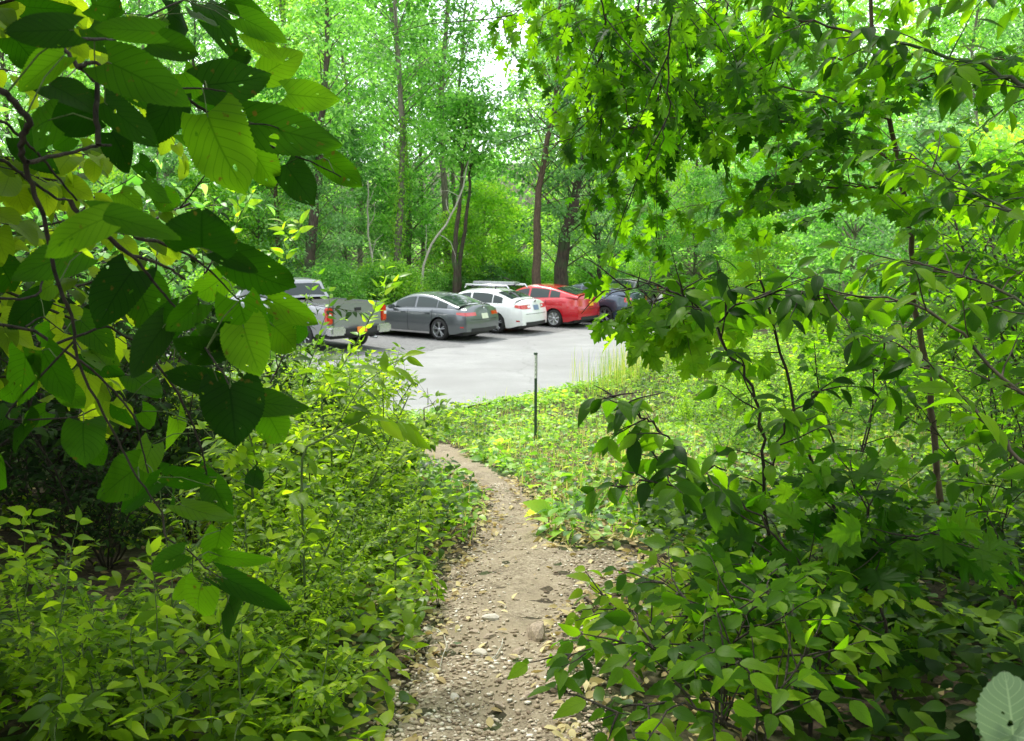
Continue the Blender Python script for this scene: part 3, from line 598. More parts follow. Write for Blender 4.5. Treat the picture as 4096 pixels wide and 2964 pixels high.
tag(link('fallen_branch', lo.mesh('fallen_branch', M['bark_grey'])), 'bare grey branch slanting across the undergrowth behind the white car', 'branch')

# ------------------------------------------------------------------ vehicles (x forward from the rear axle, y left, z up)
M['rubber'] = plain('rubber', (.02, .02, .02), .8)
M['rim'] = plain('rim', (.42, .43, .45), .3, metal=.7)
M['rim_dark'] = plain('rim_dark', (.03, .03, .035), .4, metal=.3)
M['hubcap'] = plain('hubcap', (.55, .56, .57), .35, metal=.4)
M['car_glass'] = plain('car_glass', (.02, .035, .03), .04, spec=.5)
M['trim_black'] = plain('trim_black', (.018, .018, .02), .45)
M['seam'] = plain('seam', (.01, .01, .01), .8)
M['chrome'] = plain('chrome', (.55, .56, .57), .22, metal=1.)
M['lamp_red'] = plain('lamp_red', (.55, .012, .012), .12, coat=1., spec=.8)
M['lamp_clear'] = plain('lamp_clear', (.75, .75, .75), .1, coat=1.)
M['lamp_orange'] = plain('lamp_orange', (.85, .25, .03), .2, coat=1.)
M['paint_grey'] = plain('paint_grey', (.135, .15, .158), .28, metal=.55, coat=1.)
M['paint_silver'] = plain('paint_silver', (.27, .28, .295), .3, metal=.55, coat=1.)
M['paint_white'] = plain('paint_white', (.80, .81, .80), .25, coat=1.)
M['paint_red'] = plain('paint_red', (.52, .012, .022), .25, coat=1., metal=.15)
M['paint_blue'] = plain('paint_blue', (.05, .075, .11), .25, coat=1., metal=.5)
M['paint_black'] = plain('paint_black', (.015, .015, .017), .25, coat=1.)
M['plate_pale'] = plain('plate_pale', (.62, .66, .50), .5)
M['plate_gold'] = plain('plate_gold', (.85, .42, .03), .5)
M['plate_blue'] = plain('plate_blue', (.16, .22, .34), .5)
def ss(a, b, v): t = max(0, min(1, (v-a)/(b-a))); return t*t*(3-2*t)
def pl(pts, x): return float(np.interp(x, [p[0] for p in pts], [p[1] for p in pts]))
def smooth_pl(pts, x, h=.16): return sum(pl(pts, x+k*h/3)*w_ for k, w_ in ((-3, .08), (-2, .14), (-1, .18), (0, .2), (1, .18), (2, .14), (3, .08)))
class Car:
    def __init__(s, **k): s.__dict__.update(dict(W=.90, ro=.95, wb=2.7, fo=.9, r=.325, sill=.20, lean=.10, rbul=.10, dome=.05, yr=.66, yb=.92)); s.__dict__.update(k); s.rear = -s.ro; s.front = s.wb+s.fo
    def half(s, x):
        t = ss(.75, 0, x-s.rear); u = ss(1.0, 0, s.front-x); return s.W*(1-.11*t**2-.17*u**2)
    def prof(s, z): return 1 - .10*((z-.58)/.5)**2 if z > .58 else 1-.05*((.58-z)/.38)**2
    def side(s, x, z): return s.half(x)*s.prof(z)
    def zb(s, x):
        for c in (0, s.wb):
            R = s.r*1.16
            if abs(x-c) < R: return max(s.sill, s.r + math.sqrt(R*R-(x-c)**2))
        if x < -.45: return s.sill + .10*ss(-.45, s.rear, x)
        return s.sill
    def belt_(s, x): return smooth_pl(s.belt, x)
    def deck_(s, x): return smooth_pl(s.deck, x, .1)
    def roof_(s, x): return smooth_pl(s.roof, x, .2)
    def leanx(s, x, z): return s.lean*ss(.6, 1.05, z)*ss(.5, 0, x-s.rear) - .0
    def body(s, mat):
        xs = sorted(set(np.round(np.concatenate([np.linspace(s.rear, s.front, 64), np.linspace(-s.r*1.16, s.r*1.16, 23), s.wb+np.linspace(-s.r*1.16, s.r*1.16, 23), [s.rear+.01, s.rear+.03, s.front-.01, s.front-.04]]), 3)))
        ns, nt_ = 9, 6; rows = []
        for x in xs:
            zb = s.zb(x); bt = s.belt_(x); pts = []
            for j in range(ns):
                z = zb + (bt-zb)*j/(ns-1); pts.append((x+s.leanx(x, z), s.side(x, z), z))
            ys = pts[-1][1]; dk = s.deck_(x)
            for j in range(1, nt_+1):
                y = ys*(1-j/nt_); z = bt + (dk-bt)*(1-(y/ys)**2.4); pts.append((x+s.leanx(x, z), y, z))
            rows.append(pts)
        h = np.array(rows); mir = h[:, -2::-1].copy(); mir[..., 1] *= -1; G = np.concatenate([h, mir], 1); n, m = G.shape[:2]
        V = G.reshape(-1, 3); i = np.arange(n-1)[:, None]*m; j = np.arange(m-1)[None]
        F = [np.stack([i+j, i+j+1, i+m+j+1, i+m+j], -1).reshape(-1, 4)]
        for idx, sg, bul in ((0, -1, s.rbul), (n-1, 1, .16)):
            c = []; K = 9
            for q in range(len(rows[0])):
                p = G[idx, q]
                for k in range(K):
                    f = 1-2*k/(K-1); c.append((p[0]+sg*bul*(1-f*f)*min(1, abs(p[1])/(s.W*.5)), p[1]*f, p[2]))
            b = len(V); V = np.concatenate([V, np.array(c)]); a = np.arange(len(rows[0])-1)[:, None]*K; k = np.arange(K-1)[None]
            F.append((np.stack([a+k, a+k+1, a+K+k+1, a+K+k], -1).reshape(-1, 4))[:, ::(-1 if sg < 0 else 1)] + b)
        return mesh_np('body', V, [np.concatenate(F)], M[mat], smooth=True)
    def capx(s, y, z): return s.rear + s.leanx(s.rear, z) - s.rbul*(1-(y/s.side(s.rear, z))**2)
    def cab(s, x, t, off=0.):
        bt = s.belt_(x); zt = max(s.roof_(x), bt+.005); ymax = s.W*s.yb*(1-.03*ss(1., 0, x-s.x0)-.03*ss(1, 0, s.x1-x)); hr = zt-bt; c = min(.07, hr*.4)
        ytop = ymax-(ymax-s.yr)*min(1, hr/.48)
        if t <= .5:
            u = t*2; z = bt+(hr-c)*u; y = ymax + (ytop-ymax)*u + .02*math.sin(PI*u); y += off; z += off*.3
        else:
            u = (t-.5)*2; y = ytop*math.cos(u*PI/2)**.8 if u < 1 else 0; y = ytop*(1-u)**.85; z = zt-c+c*(1-(1-u)**3); y += off*(1-u); z += off
        return (x, y, z)
    def cabin(s, mat):
        xs = np.linspace(s.x0, s.x1, 46); T = [0, .1, .2, .3, .4, .5, .53, .57, .62, .7, .8, .9, 1]
        h = np.array([[s.cab(x, t) for t in T] for x in xs]); mir = h[:, -2::-1].copy(); mir[..., 1] *= -1; G = np.concatenate([h, mir], 1); n, m = G.shape[:2]
        i = np.arange(n-1)[:, None]*m; j = np.arange(m-1)[None]
        return mesh_np('cabin', G.reshape(-1, 3), [np.stack([i+j, i+j+1, i+m+j+1, i+m+j], -1).reshape(-1, 4)], M[mat], smooth=True)
    def patch(s, f, us, vs, mat, name):
        V = np.array([[f(u, v) for v in vs] for u in us]); n, m = V.shape[:2]; i = np.arange(n-1)[:, None]*m; j = np.arange(m-1)[None]
        return mesh_np(name, V.reshape(-1, 3), [np.stack([i+j, i+j+1, i+m+j+1, i+m+j], -1).reshape(-1, 4)], M[mat], smooth=True)
def cyl(k, r0, r1, y0, y1, cx=0, cz=0):
    th = np.arange(k)*2*PI/k; a = np.stack([cx+r0*np.cos(th), 0*th+y0, cz+r0*np.sin(th)], 1); b = np.stack([cx+r1*np.cos(th), 0*th+y1, cz+r1*np.sin(th)], 1)
    i = np.arange(k); return np.concatenate([a, b]), np.stack([i, (i+1) % k, (i+1) % k+k, i+k], 1)
def lathe_y(prof, k=28):
    V = []; F = []; th = np.arange(k)*2*PI/k
    for r, y in prof: V.append(np.stack([r*np.cos(th), 0*th+y, r*np.sin(th)], 1))
    for q in range(len(prof)-1): i = np.arange(k); F.append(np.stack([i, (i+1) % k, (i+1) % k+k, i+k], 1)+q*k)
    return np.concatenate(V), np.concatenate(F)
def box_mesh(name, a, b, mat, bev=.012):
    import bmesh
    bm = bmesh.new(); bmesh.ops.create_cube(bm, size=1)
    for v in bm.verts: v.co = [(a[i]+b[i])/2 + v.co[i]*(b[i]-a[i]) for i in range(3)]
    if bev: bmesh.ops.bevel(bm, geom=bm.edges[:], offset=min(bev, .3*min(abs(b[i]-a[i]) for i in range(3))), segments=2, affect='EDGES')
    me = bpy.data.meshes.new(name); bm.to_mesh(me); bm.free(); me.materials.append(M[mat]); return me
def wheel(parent, x, y, r, sg, w=.21, spokes=5, rim='rim', dark=True, rr=.72):
    wl = empty('wheel', (x, y, r)); wl.parent = parent; wl.empty_display_size = .1
    V, F = lathe_y([(r*rr, w/2), (r*.9, w/2), (r*.985, w*.38), (r, w*.2), (r, -w*.2), (r*.985, -w*.38), (r*.9, -w/2), (r*rr, -w/2)])
    link('tyre', mesh_np('tyre', V, [F], M['rubber'], smooth=True), wl)
    V, F = lathe_y([(r*rr, w*.48), (r*(rr-.03), w*.40), (r*(rr-.05), 0), (r*(rr-.05), -w*.4)]); disc = [(V, F)]
    link('rim_barrel', mesh_np('rim_barrel', V, [F], M[rim], smooth=True), wl)
    V, F = lathe_y([(.001, .02*sg), (r*(rr-.04), .02*sg)], 20); link('brake_disc', mesh_np('brake_disc', V, [F], M['rim_dark'] if dark else M['hubcap']), wl)
    VV = []; FF = []; b = 0
    for k in range(spokes):
        for e in ((-.1, .1) if spokes == 5 and dark else (0,)):
            a = 2*PI*k/spokes + .3 + e*1.6; da = .09 if dark else .2
            q = []
            for rr_, wd, yy in ((r*.10, .9, .40), (r*(rr-.02), 1.0, .44)):
                for s_ in (-1, 1):
                    for yv in (yy, yy-.16): an = a + s_*da*wd*(1 if rr_ > r*.3 else 2.2)*.6; q.append((rr_*math.cos(an), sg*w*yv, rr_*math.sin(an)))
            VV += q; FF += [(b, b+2, b+6, b+4), (b+1, b+5, b+7, b+3), (b, b+4, b+5, b+1), (b+2, b+3, b+7, b+6)]; b += 8
    link('spokes', mesh_np('spokes', np.array(VV), [np.array(FF)], M[rim]), wl)
    V, F = lathe_y([(.001, w*.47*sg), (r*.12, w*.46*sg), (r*.16, w*.38*sg)], 14); link('hub', mesh_np('hub', V, [F], M[rim], smooth=True), wl)
def build_car(name, c, paint, label, loc, yaw, tail, glass, plate, plate_y=.0, plate_z=.85, hatch=False, rim='rim', spokes=5, dark=True, low='trim_black', lamp=None):
    o = empty(name, (*loc, .04), yaw, label, 'car')
    link('body', c.body(paint), o); link('cabin', c.cabin(paint), o)
    link('underbody', box_mesh('underbody', (c.rear+.25, -c.W+.24, .16), (c.front-.25, c.W-.24, .62), 'trim_black'), o)
    for a, b in glass:
        for sg in (1, -1):
            f = lambda u, v, sg=sg: (lambda p: (p[0], p[1]*sg, p[2]))(c.cab(u, v, .006))
            w_ = link('side_window', c.patch(f, np.linspace(a, b, 12), [.06, .15, .25, .35, .43], 'car_glass', 'side_window'), o)
    def top(a, b, nm):
        def f(u, v):
            p = c.cab(u, 1-abs(v)*.43, .008); return (p[0], p[1]*(1 if v > 0 else -1), p[2])
        link(nm, c.patch(f, np.linspace(a, b, 12), np.linspace(-1, 1, 15), 'car_glass', nm), o)
    top(*c.rg, 'rear_window'); top(*c.fg, 'windshield')
    for x in c.seams:
        for sg in (1, -1):
            link('door_seam', c.patch(lambda u, z, sg=sg: (u, sg*(c.side(u, z)+.004), z), [x-.007, x+.007], np.linspace(c.zb(x)+.03, c.belt_(x)-.01, 8), 'seam', 'door_seam'), o)
    for x in c.handles:
        y = c.side(x, .82)
        for sg in (1, -1): link('door_handle', box_mesh('door_handle', (x-.10, sg*y-.02, .80), (x+.10, sg*y+.03, .84), paint, .01), o)
    for sg in (1, -1):
        z = c.belt_(c.wb-.75); link('wing_mirror', box_mesh('wing_mirror', (c.wb-.9, sg*(c.W*.95) if sg > 0 else -c.W*.95-.2, z), (c.wb-.72, sg*c.W*.95+.2*(sg > 0), z+.13), paint, .03), o)
    # tail lamps wrap from the side round to the back
    xa, z0, z1, yin = tail
    for sg in (1, -1):
        path = [(c.rear+xa*(1-k/6), None) for k in range(7)] + [(None, c.side(c.rear, .8)*(1-(1-yin)*k/7)) for k in range(8)]
        V = []
        for i, (px_, py_) in enumerate(path):
            t = i/(len(path)-1); za = z0 + (z1-z0)*(.35*(1-min(1, t*2.2)) if not hatch else .1) ; zc = z1
            for z in (za, (za+zc)/2, zc):
                if px_ is not None: V.append((px_+c.leanx(px_, z), sg*(c.side(px_, z)+.008), z))
                else: V.append((c.capx(py_, z)-.010, sg*py_, z))
        n = len(path); i = np.arange(n-1)[:, None]*3; j = np.arange(2)[None]; F = np.stack([i+j, i+j+1, i+3+j+1, i+3+j], -1).reshape(-1, 4)
        lm = link('tail_light', mesh_np('tail_light', np.array(V), [F], M['lamp_red'], smooth=True), o)
        if lamp: 
            yy = c.side(c.rear, .8)*(yin+.12); zc = (z0+z1)/2
            link('reversing_lamp', c.patch(lambda u, z, sg=sg: (c.capx(u, z)-.016, sg*u, z), np.linspace(yy-.07, yy+.06, 3), [zc-.03, zc+.04], 'lamp_clear', 'reversing_lamp'), lm)
        link('reflector', c.patch(lambda u, z, sg=sg: (c.rear+.10+u, sg*(c.side(c.rear+.1+u, z)+.006), z), [0, .12], [.42, .46], 'lamp_red', 'reflector'), o)
    zl = c.zb(c.rear)
    link('rear_diffuser', c.patch(lambda y, z: (c.capx(y, z)-.012, y, z), np.linspace(-.62, .62, 15), [zl-.01, zl+.05, zl+.10], low, 'rear_diffuser'), o)
    link('trunk_seam', c.patch(lambda y, z: (c.capx(y, z)-.006, y, z), np.linspace(-.62, .62, 13), [.655, .668], 'seam', 'trunk_seam'), o)
    zz = plate_z; pm = link('license_plate', c.patch(lambda y, z: (c.capx(y, z)-.016, y, z), np.linspace(plate_y-.155, plate_y+.155, 3), [zz-.08, zz+.08], plate, 'license_plate'), o)
    V, F = lathe_y([(.001, .005), (.045, .0), (.05, .01)], 16); V = V[:, [1, 0, 2]]; V[:, 0] *= -1
    em = link('emblem', mesh_np('emblem', V + np.array([c.capx(0, c.deck_(c.rear)-.07)-.012, 0, c.deck_(c.rear)-.07]), [F], M['chrome']), o)
    link('side_skirt', c.patch(lambda u, z: (u, c.side(u, z)+.012, z), np.linspace(c.r*1.2, c.wb-c.r*1.2, 8), [c.sill-.01, c.sill+.045, c.sill+.05], c.skirt, 'side_skirt'), o)
    for x in (0, c.wb):
        for sg in (1, -1): wheel(o, x, sg*(c.W-.12), c.r, sg, spokes=spokes, rim=rim, dark=dark)
    return o
YAW = lambda deg: PI - math.radians(deg)     # the nose points away to the left
def axle_at(px, py, yaw_deg, W):             # world position of the rear axle centre from the contact of its near wheel
    x, y = lot_px(px, py); a = YAW(yaw_deg); return (x - (-math.sin(a))*(W-.12), y - math.cos(a)*(W-.12))
sedan = Car(W=.91, ro=1.03, wb=2.71, fo=.9, r=.335, x0=-.72, x1=2.25, rg=(-.60, .14), fg=(1.62, 2.15), skirt='chrome',
            belt=[(-1.1, .93), (-.6, .97), (0, .965), (1, .93), (2.3, .90), (3.0, .80), (3.6, .66)], deck=[(-1.1, 1.10), (-.95, 1.10), (-.3, 1.08), (2.2, 1.0), (3.1, .93), (3.6, .72)],
            roof=[(-.72, 1.09), (-.1, 1.27), (.4, 1.40), (.9, 1.445), (1.35, 1.42), (1.7, 1.30), (2.3, 1.0)], seams=(.28, 1.28), handles=(.46, 1.48))
build_car('parked_sedan', sedan, 'paint_grey', 'dark grey sedan parked between the pickup and the white car', axle_at(441, 340.2, 36, .91), YAW(36), (.34, .78, .885, .48), [(-.28, .10), (.14, .96), (1.04, 1.85)], 'plate_pale', .0, .76)
w_sed = Car(W=.89, ro=1.0, wb=2.67, fo=.9, r=.335, x0=-.70, x1=2.25, rg=(-.52, .05), fg=(1.62, 2.15), skirt='paint_white',
            belt=[(-1.1, .97), (-.6, .98), (0, .965), (1, .93), (2.3, .90), (3.0, .82), (3.6, .68)], deck=[(-1.1, 1.13), (-.95, 1.13), (-.4, 1.10), (2.2, 1.0), (3.1, .95), (3.6, .75)],
            roof=[(-.70, 1.11), (-.1, 1.33), (.35, 1.44), (.9, 1.46), (1.35, 1.43), (1.7, 1.31), (2.3, 1.0)], seams=(.28, 1.28), handles=(.46, 1.48))
wc = build_car('parked_sedan', w_sed, 'paint_white', 'white sedan with roof bars parked between grey sedan and red car', axle_at(497, 333.4, 32, .89), YAW(32), (.26, .83, .96, .42), [(-.22, .14), (.18, .98), (1.06, 1.85)], 'plate_blue', -.0, .86, lamp=True)
for sg in (1, -1):
    t = Tubes(); t.add([(-.35, sg*.58, 1.46), (-.28, sg*.58, 1.56), (1.35, sg*.58, 1.58), (1.42, sg*.58, 1.47)], [.03, .04, .04, .03], 8); link('roof_rail', t.mesh('roof_rail', M['chrome']), wc)
for x in (.15, 1.1):
    t = Tubes(); t.add([(x, -.62, 1.45), (x, -.6, 1.53), (x, .6, 1.53), (x, .62, 1.45)], .022, 6); link('crossbar', t.mesh('crossbar', M['trim_black']), wc)
link('ski_carrier', box_mesh('ski_carrier', (-.35, -.15, 1.60), (1.35, .22, 1.67), 'rim', .03), wc)
prius = Car(W=.875, ro=.95, wb=2.70, fo=.85, r=.315, x0=-.93, x1=2.45, rg=(-.80, .05), fg=(1.55, 2.35), skirt='paint_red', lean=.05, yr=.62,
            belt=[(-1.0, 1.02), (-.6, 1.06), (0, 1.02), (1, .95), (2.3, .90), (3.0, .80), (3.6, .66)], deck=[(-1.0, 1.16), (-.9, 1.16), (-.3, 1.12), (2.2, 1.0), (3.1, .90), (3.6, .70)],
            roof=[(-.93, 1.16), (-.5, 1.27), (.1, 1.41), (.6, 1.475), (1.05, 1.49), (1.5, 1.42), (1.9, 1.24), (2.5, .97)], seams=(.36, 1.36), handles=(.54, 1.54))
build_car('parked_hatchback', prius, 'paint_red', 'red hatchback with gold number plate parked beyond the white car', axle_at(555, 327.2, 34, .875), YAW(34), (.16, .74, .99, .70), [(-.20, .20), (.26, 1.04), (1.12, 1.95)], 'plate_gold', .0, .84, hatch=True, rim='hubcap', spokes=7, dark=False)
build_car('parked_hatchback', Car(**{**prius.__dict__, 'skirt': 'paint_blue'}), 'paint_blue', 'dark blue car half hidden by leaves just right of the red car', axle_at(605.5, 323.6, 34, .875), YAW(34), (.16, .80, .98, .75), [(-.20, .20), (.26, 1.04), (1.12, 1.95)], 'plate_pale', .0, .84, hatch=True, spokes=5)
suv = Car(W=.92, ro=.85, wb=2.65, fo=.85, r=.36, sill=.28, x0=-.8, x1=2.2, rg=(-.74, -.6), fg=(1.6, 2.1), skirt='trim_black', lean=.05,
          belt=[(-1, 1.05), (2.4, 1.02), (3.0, .98), (3.6, .85)], deck=[(-1, 1.1), (2.2, 1.1), (3.2, 1.05), (3.6, .9)], roof=[(-.8, 1.5), (-.5, 1.68), (.6, 1.72), (1.4, 1.66), (2.2, 1.12)], seams=(.4, 1.35), handles=(.5, 1.45))
sx, sy = lot_px(634, 315.5)
suv = Car(**{**w_sed.__dict__, 'skirt': 'trim_black'})
bo = build_car('parked_sedan', suv, 'paint_black', 'black car facing the camera at the far end of the row', (sx+.4, sy+2.9), math.radians(-118), (.1, .8, 1.0, .8), [(-.6, .15), (.25, 1.0), (1.1, 1.7)], 'plate_pale')
for sg in (1, -1):
    V, F = lathe_y([(.001, .03), (.10, .02), (.125, -.02)], 18); V = V[:, [1, 0, 2]]
    link('headlight', mesh_np('headlight', V+np.array([suv.front+.06, sg*.62, .80]), [F], M['lamp_clear'], smooth=True), bo)
link('front_plate', box_mesh('front_plate', (suv.front+.14, -.16, .48), (suv.front+.17, .16, .62), 'plate_pale', 0), bo)
link('front_bumper', box_mesh('front_bumper', (suv.front-.02, -.8, .34), (suv.front+.16, .8, .50), 'chrome', .03), bo)

# pickup: cab and open bed
pk = Car(W=1.0, ro=1.15, wb=4.15, fo=.95, r=.40, sill=.42, x0=1.37, x1=4.2, rg=(1.38, 1.45), fg=(3.35, 4.05), skirt='trim_black', lean=.0, rbul=.015, yr=.74, yb=.95,
         belt=[(-1.2, 1.31), (1.25, 1.31), (1.45, 1.28), (3.75, 1.25), (4.35, 1.22), (4.85, 1.16), (5.1, 1.0)], deck=[(-1.2, 1.315), (3.75, 1.30), (4.35, 1.27), (4.85, 1.2), (5.1, 1.05)],
         roof=[(1.35, 1.32), (1.57, 1.90), (1.95, 1.95), (2.95, 1.95), (3.4, 1.86), (4.2, 1.28)], seams=(1.45, 2.5), handles=(1.7, 2.75))
pk.half = lambda x: pk.W*(1-.03*ss(.15, 0, x-pk.rear)-.12*ss(.8, 0, pk.front-x))
pk.prof = lambda z: 1-.03*abs((z-.9)/.4)**2
pk.roof_ = lambda x: smooth_pl(pk.roof, x, .06)
a_ = YAW(44); tx, ty = lot_px(352, 350.5); o = empty('pickup_truck', (tx - .62*math.cos(a_)*-1 - .0, ty+.62*math.sin(a_)*1.0, .04), a_, 'silver grey pickup truck with red tail lights seen from behind', 'truck')
px_, py_ = lot_px(349, 350); o.location = (px_+math.cos(a_)*.75, py_+math.sin(a_)*.75, .04)
link('body', pk.body('paint_silver'), o); link('cabin', pk.cabin('paint_silver'), o)
link('underbody', box_mesh('underbody', (pk.rear+.2, -.76, .36), (pk.front-.3, .76, .7), 'trim_black'), o)
for a, b in ((1.57, 2.4), (2.5, 3.55)):
    for sg in (1, -1): link('side_window', pk.patch(lambda u, v, sg=sg: (lambda p: (p[0], p[1]*sg, p[2]))(pk.cab(u, v, .006)), np.linspace(a, b, 10), [.08, .2, .32, .43], 'car_glass', 'side_window'), o)
link('rear_window', pk.patch(lambda u, v: (lambda p: (p[0]-.012, p[1]*(1 if v > 0 else -1), p[2]))(pk.cab(u, 1-abs(v)*.40, .008)), np.linspace(1.40, 1.53, 8), np.linspace(-1, 1, 11), 'car_glass', 'rear_window'), o)
link('windshield', pk.patch(lambda u, v: (lambda p: (p[0], p[1]*(1 if v > 0 else -1), p[2]))(pk.cab(u, 1-abs(v)*.43, .008)), np.linspace(3.4, 4.1, 8), np.linspace(-1, 1, 11), 'car_glass', 'windshield'), o)
link('bed_floor', box_mesh('bed_floor', (-1.02, -.80, 1.316), (1.31, .80, 1.322), 'trim_black', 0), o)
for sg in (1, -1): link('bed_rail', box_mesh('bed_rail', (-1.14, sg*.90-.07, 1.312), (1.33, sg*.90+.07, 1.345), 'paint_silver', .01), o)
tg = link('tailgate', box_mesh('tailgate', (-1.205, -.80, .66), (-1.15, .80, 1.335), 'paint_silver', .02), o)
link('tailgate_handle', box_mesh('tailgate_handle', (-1.225, -.11, 1.13), (-1.20, .11, 1.22), 'trim_black', .01), tg)
fc = bpy.data.curves.new('lettering', 'FONT'); fc.body = 'T'; fc.size = .15; fc.extrude = .002
fc.materials.append(M['trim_black']); fo = bpy.data.objects.new('lettering', fc); C.objects.link(fo); bpy.context.view_layer.update()
lm_ = bpy.data.meshes.new_from_object(fo.evaluated_get(bpy.context.evaluated_depsgraph_get())); bpy.data.objects.remove(fo); fo = link('lettering', lm_, tg); fo.location = (-1.212, -.30, .92); fo.rotation_euler = (PI/2, 0, -PI/2)
for sg in (1, -1):
    tlm = link('tail_light', box_mesh('tail_light', (-1.22, sg*.91-.085, .80), (-1.05, sg*.91+.10, 1.25), 'lamp_red', .03), o)
    link('reversing_lamp', box_mesh('reversing_lamp', (-1.228, sg*.93-.055, .98), (-1.18, sg*.93+.05, 1.09), 'lamp_clear', .015), tlm)
    link('bumper_corner', box_mesh('bumper_corner', (-1.42, sg*.78-.24, .50), (-1.08, sg*.78+.24, .74), 'chrome', .05), o)
    for x in (0, 4.15): wheel(o, x, sg*.86, .40, sg, w=.26, spokes=6)
link('bumper', box_mesh('bumper', (-1.38, -.56, .50), (-1.12, .56, .66), 'trim_black', .03), o)
link('license_plate', box_mesh('license_plate', (-1.40, -.16, .56), (-1.375, .16, .71), 'lamp_orange', 0), o)
t = Tubes(); t.add([(-1.1, -.5, .38), (-1.35, -.52, .37)], .035, 10); link('exhaust', t.mesh('exhaust', M['chrome']), o)

# ------------------------------------------------------------------ marker post
M['post_green'] = plain('post_green', (.035, .07, .04), .55, noise=.3, nscale=30)
M['tape_white'] = plain('tape_white', (.72, .72, .70), .6, noise=.25, nscale=60)
g = ground(593.5/1.0*0+594-57.5, 441); g = ground(535.5, 441)
post = empty('marker_post', (g[0], g[1], float(gz(g[0], g[1]))), .35, 'narrow green metal stake with white label on its top third', 'post')
hp = 1.22
link('flange', box_mesh('flange', (-.020, -.004, -.2), (.018, .003, hp*.72), 'post_green', .001), post)
link('web', box_mesh('web', (.012, .004, -.2), (.024, .032, hp), 'post_green', .001), post)
link('label_strip', box_mesh('label_strip', (-.018, -.002, hp*.72), (.011, .003, hp*.985), 'tape_white', .001), post)
link('top_hook', box_mesh('top_hook', (-.020, -.004, hp*.985), (.026, .030, hp+.012), 'post_green', .002), post)
for i in range(5): link('hole_mark', box_mesh('hole_mark', (-.008, -.004, hp*(.76+.045*i)), (-.001, -.0025, hp*(.772+.045*i)), 'trim_black', 0), post)

# ------------------------------------------------------------------ verge: grass, weeds, undergrowth
def blades(name, n, test, box, h0, h1, mat, label, lean=.5, wd=.006, kind='grass'):
    xs = rng.uniform(box[0], box[1], n*3); ys = rng.uniform(box[2], box[3], n*3); ok = test(xs, ys); xs = xs[ok][:n]; ys = ys[ok][:n]; m = len(xs)
    h = rng.uniform(h0, h1, m); P = np.stack([xs, ys, gz(xs, ys)], 1)
    th = rng.random(m)*6.28; o_ = np.stack([np.cos(th), np.sin(th), 0*th], 1)
    lv = Leaves('lance'); y = nrm(UP + o_*rng.uniform(.05, lean, m)[:, None]); lv.add(P, y, nrm(o_+UP*.4), h, np.full(m, wd)*rng.uniform(.7, 1.6, m))
    return tag(link(name, lv.mesh(name, M[mat])), label, kind, kind='stuff')
verge = lambda x, y: (y < edge_y(x)+.05) & (y > 5.7) & ~trail_in(x, y, .03)
blades('grass', 15000, lambda x, y: verge(x, y) & (x > -3) & (rng.random(len(x)) < .35+.65*sstep(0, 1, vnoise(x, y, .9, 8)+.3)), (-3, 9, 5.7, 30), .04, .17, 'grass', 'short trampled grass between the trail and the lot', 1.6, .008)
blades('tall_grass', 5200, lambda x, y: (y < edge_y(x)+.15) & (y > edge_y(x)-2.2) & (x > 1.2) & (rng.random(len(x)) < .3+.7*sstep(1.2, 3, x)), (1.2, 9, 17, 33), .35, .95, 'grass', 'tall seeding grass along the edge of the parking lot', .45, .008)
def carpet(name, n, test, box, kind, size, mat, label, hmax=.15, cat='ground cover', ratio=.6):
    xs = rng.uniform(box[0], box[1], n*3); ys = rng.uniform(box[2], box[3], n*3); ok = test(xs, ys); xs = xs[ok][:n]; ys = ys[ok][:n]; m = len(xs)
    th = rng.random(m)*6.28; o_ = np.stack([np.cos(th), np.sin(th), 0*th], 1); hz = hmax*rng.random(m)**.7*(.6+.6*sstep(-.5, .8, vnoise(xs, ys, 1.1, 6)))
    P = np.stack([xs, ys, gz(xs, ys)+.01+hz], 1); lv = Leaves(kind); l = size*rng.uniform(.6, 1.3, m)
    lv.add(P, nrm(o_+UP*rng.uniform(-.3, .5, m)[:, None]), nrm(UP+rng.normal(size=(m, 3))*.45), l, l*ratio)
    return tag(link(name, lv.mesh(name, M[mat])), label, cat, kind='stuff')
carpet('verge_weeds', 32000, lambda x, y: verge(x, y) & (x > -3.2) & (rng.random(len(x)) < .25+.75*sstep(-.2, .9, vnoise(x, y, 1.1, 5)) + .5*(y > edge_y(x)-1.3)), (-3.2, 9, 5.7, 29), 'small', .085, 'weed', 'low bright broad leaved weeds between trail and parking lot', .13)
carpet('verge_clippings', 15000, lambda x, y: verge(x, y) & (x > -1.5) & (rng.random(len(x)) < sstep(14.6, 12.5, y)*sstep(-.6, .6, vnoise(x, y, .8, 21))+.12), (-1.5, 6, 5.7, 16), 'small', .05, 'dead_leaf', 'yellowed dead clippings and straw among the verge weeds', .05, 'leaf litter', .35)
offtrail = lambda x, y: ~trail_in(x, y, .02)
carpet('forest_floor_cover', 13000, lambda x, y: offtrail(x, y) & (x > .25+.02*y) & (np.abs(x) < .75*y+1.5) & (y < edge_y(x)-.5) & ~((y < 5) & (x > .25*y+.2)) & ~((y > 8.3) & (x < 2.6)), (0, 9, 1.2, 22), 'small', .085, 'floor_leaf', 'low green seedlings covering the ground right of the trail', .22)
carpet('forest_floor_cover', 9000, lambda x, y: offtrail(x, y) & (x < -.3) & (np.abs(x) < .75*y+1.5) & (y < 14.8) & ~((y > 3.9) & (y < 9) & (x < -.30*y)), (-8, 0, 1.2, 15), 'small', .08, 'floor_leaf', 'low green seedlings covering the ground left of the trail', .2)
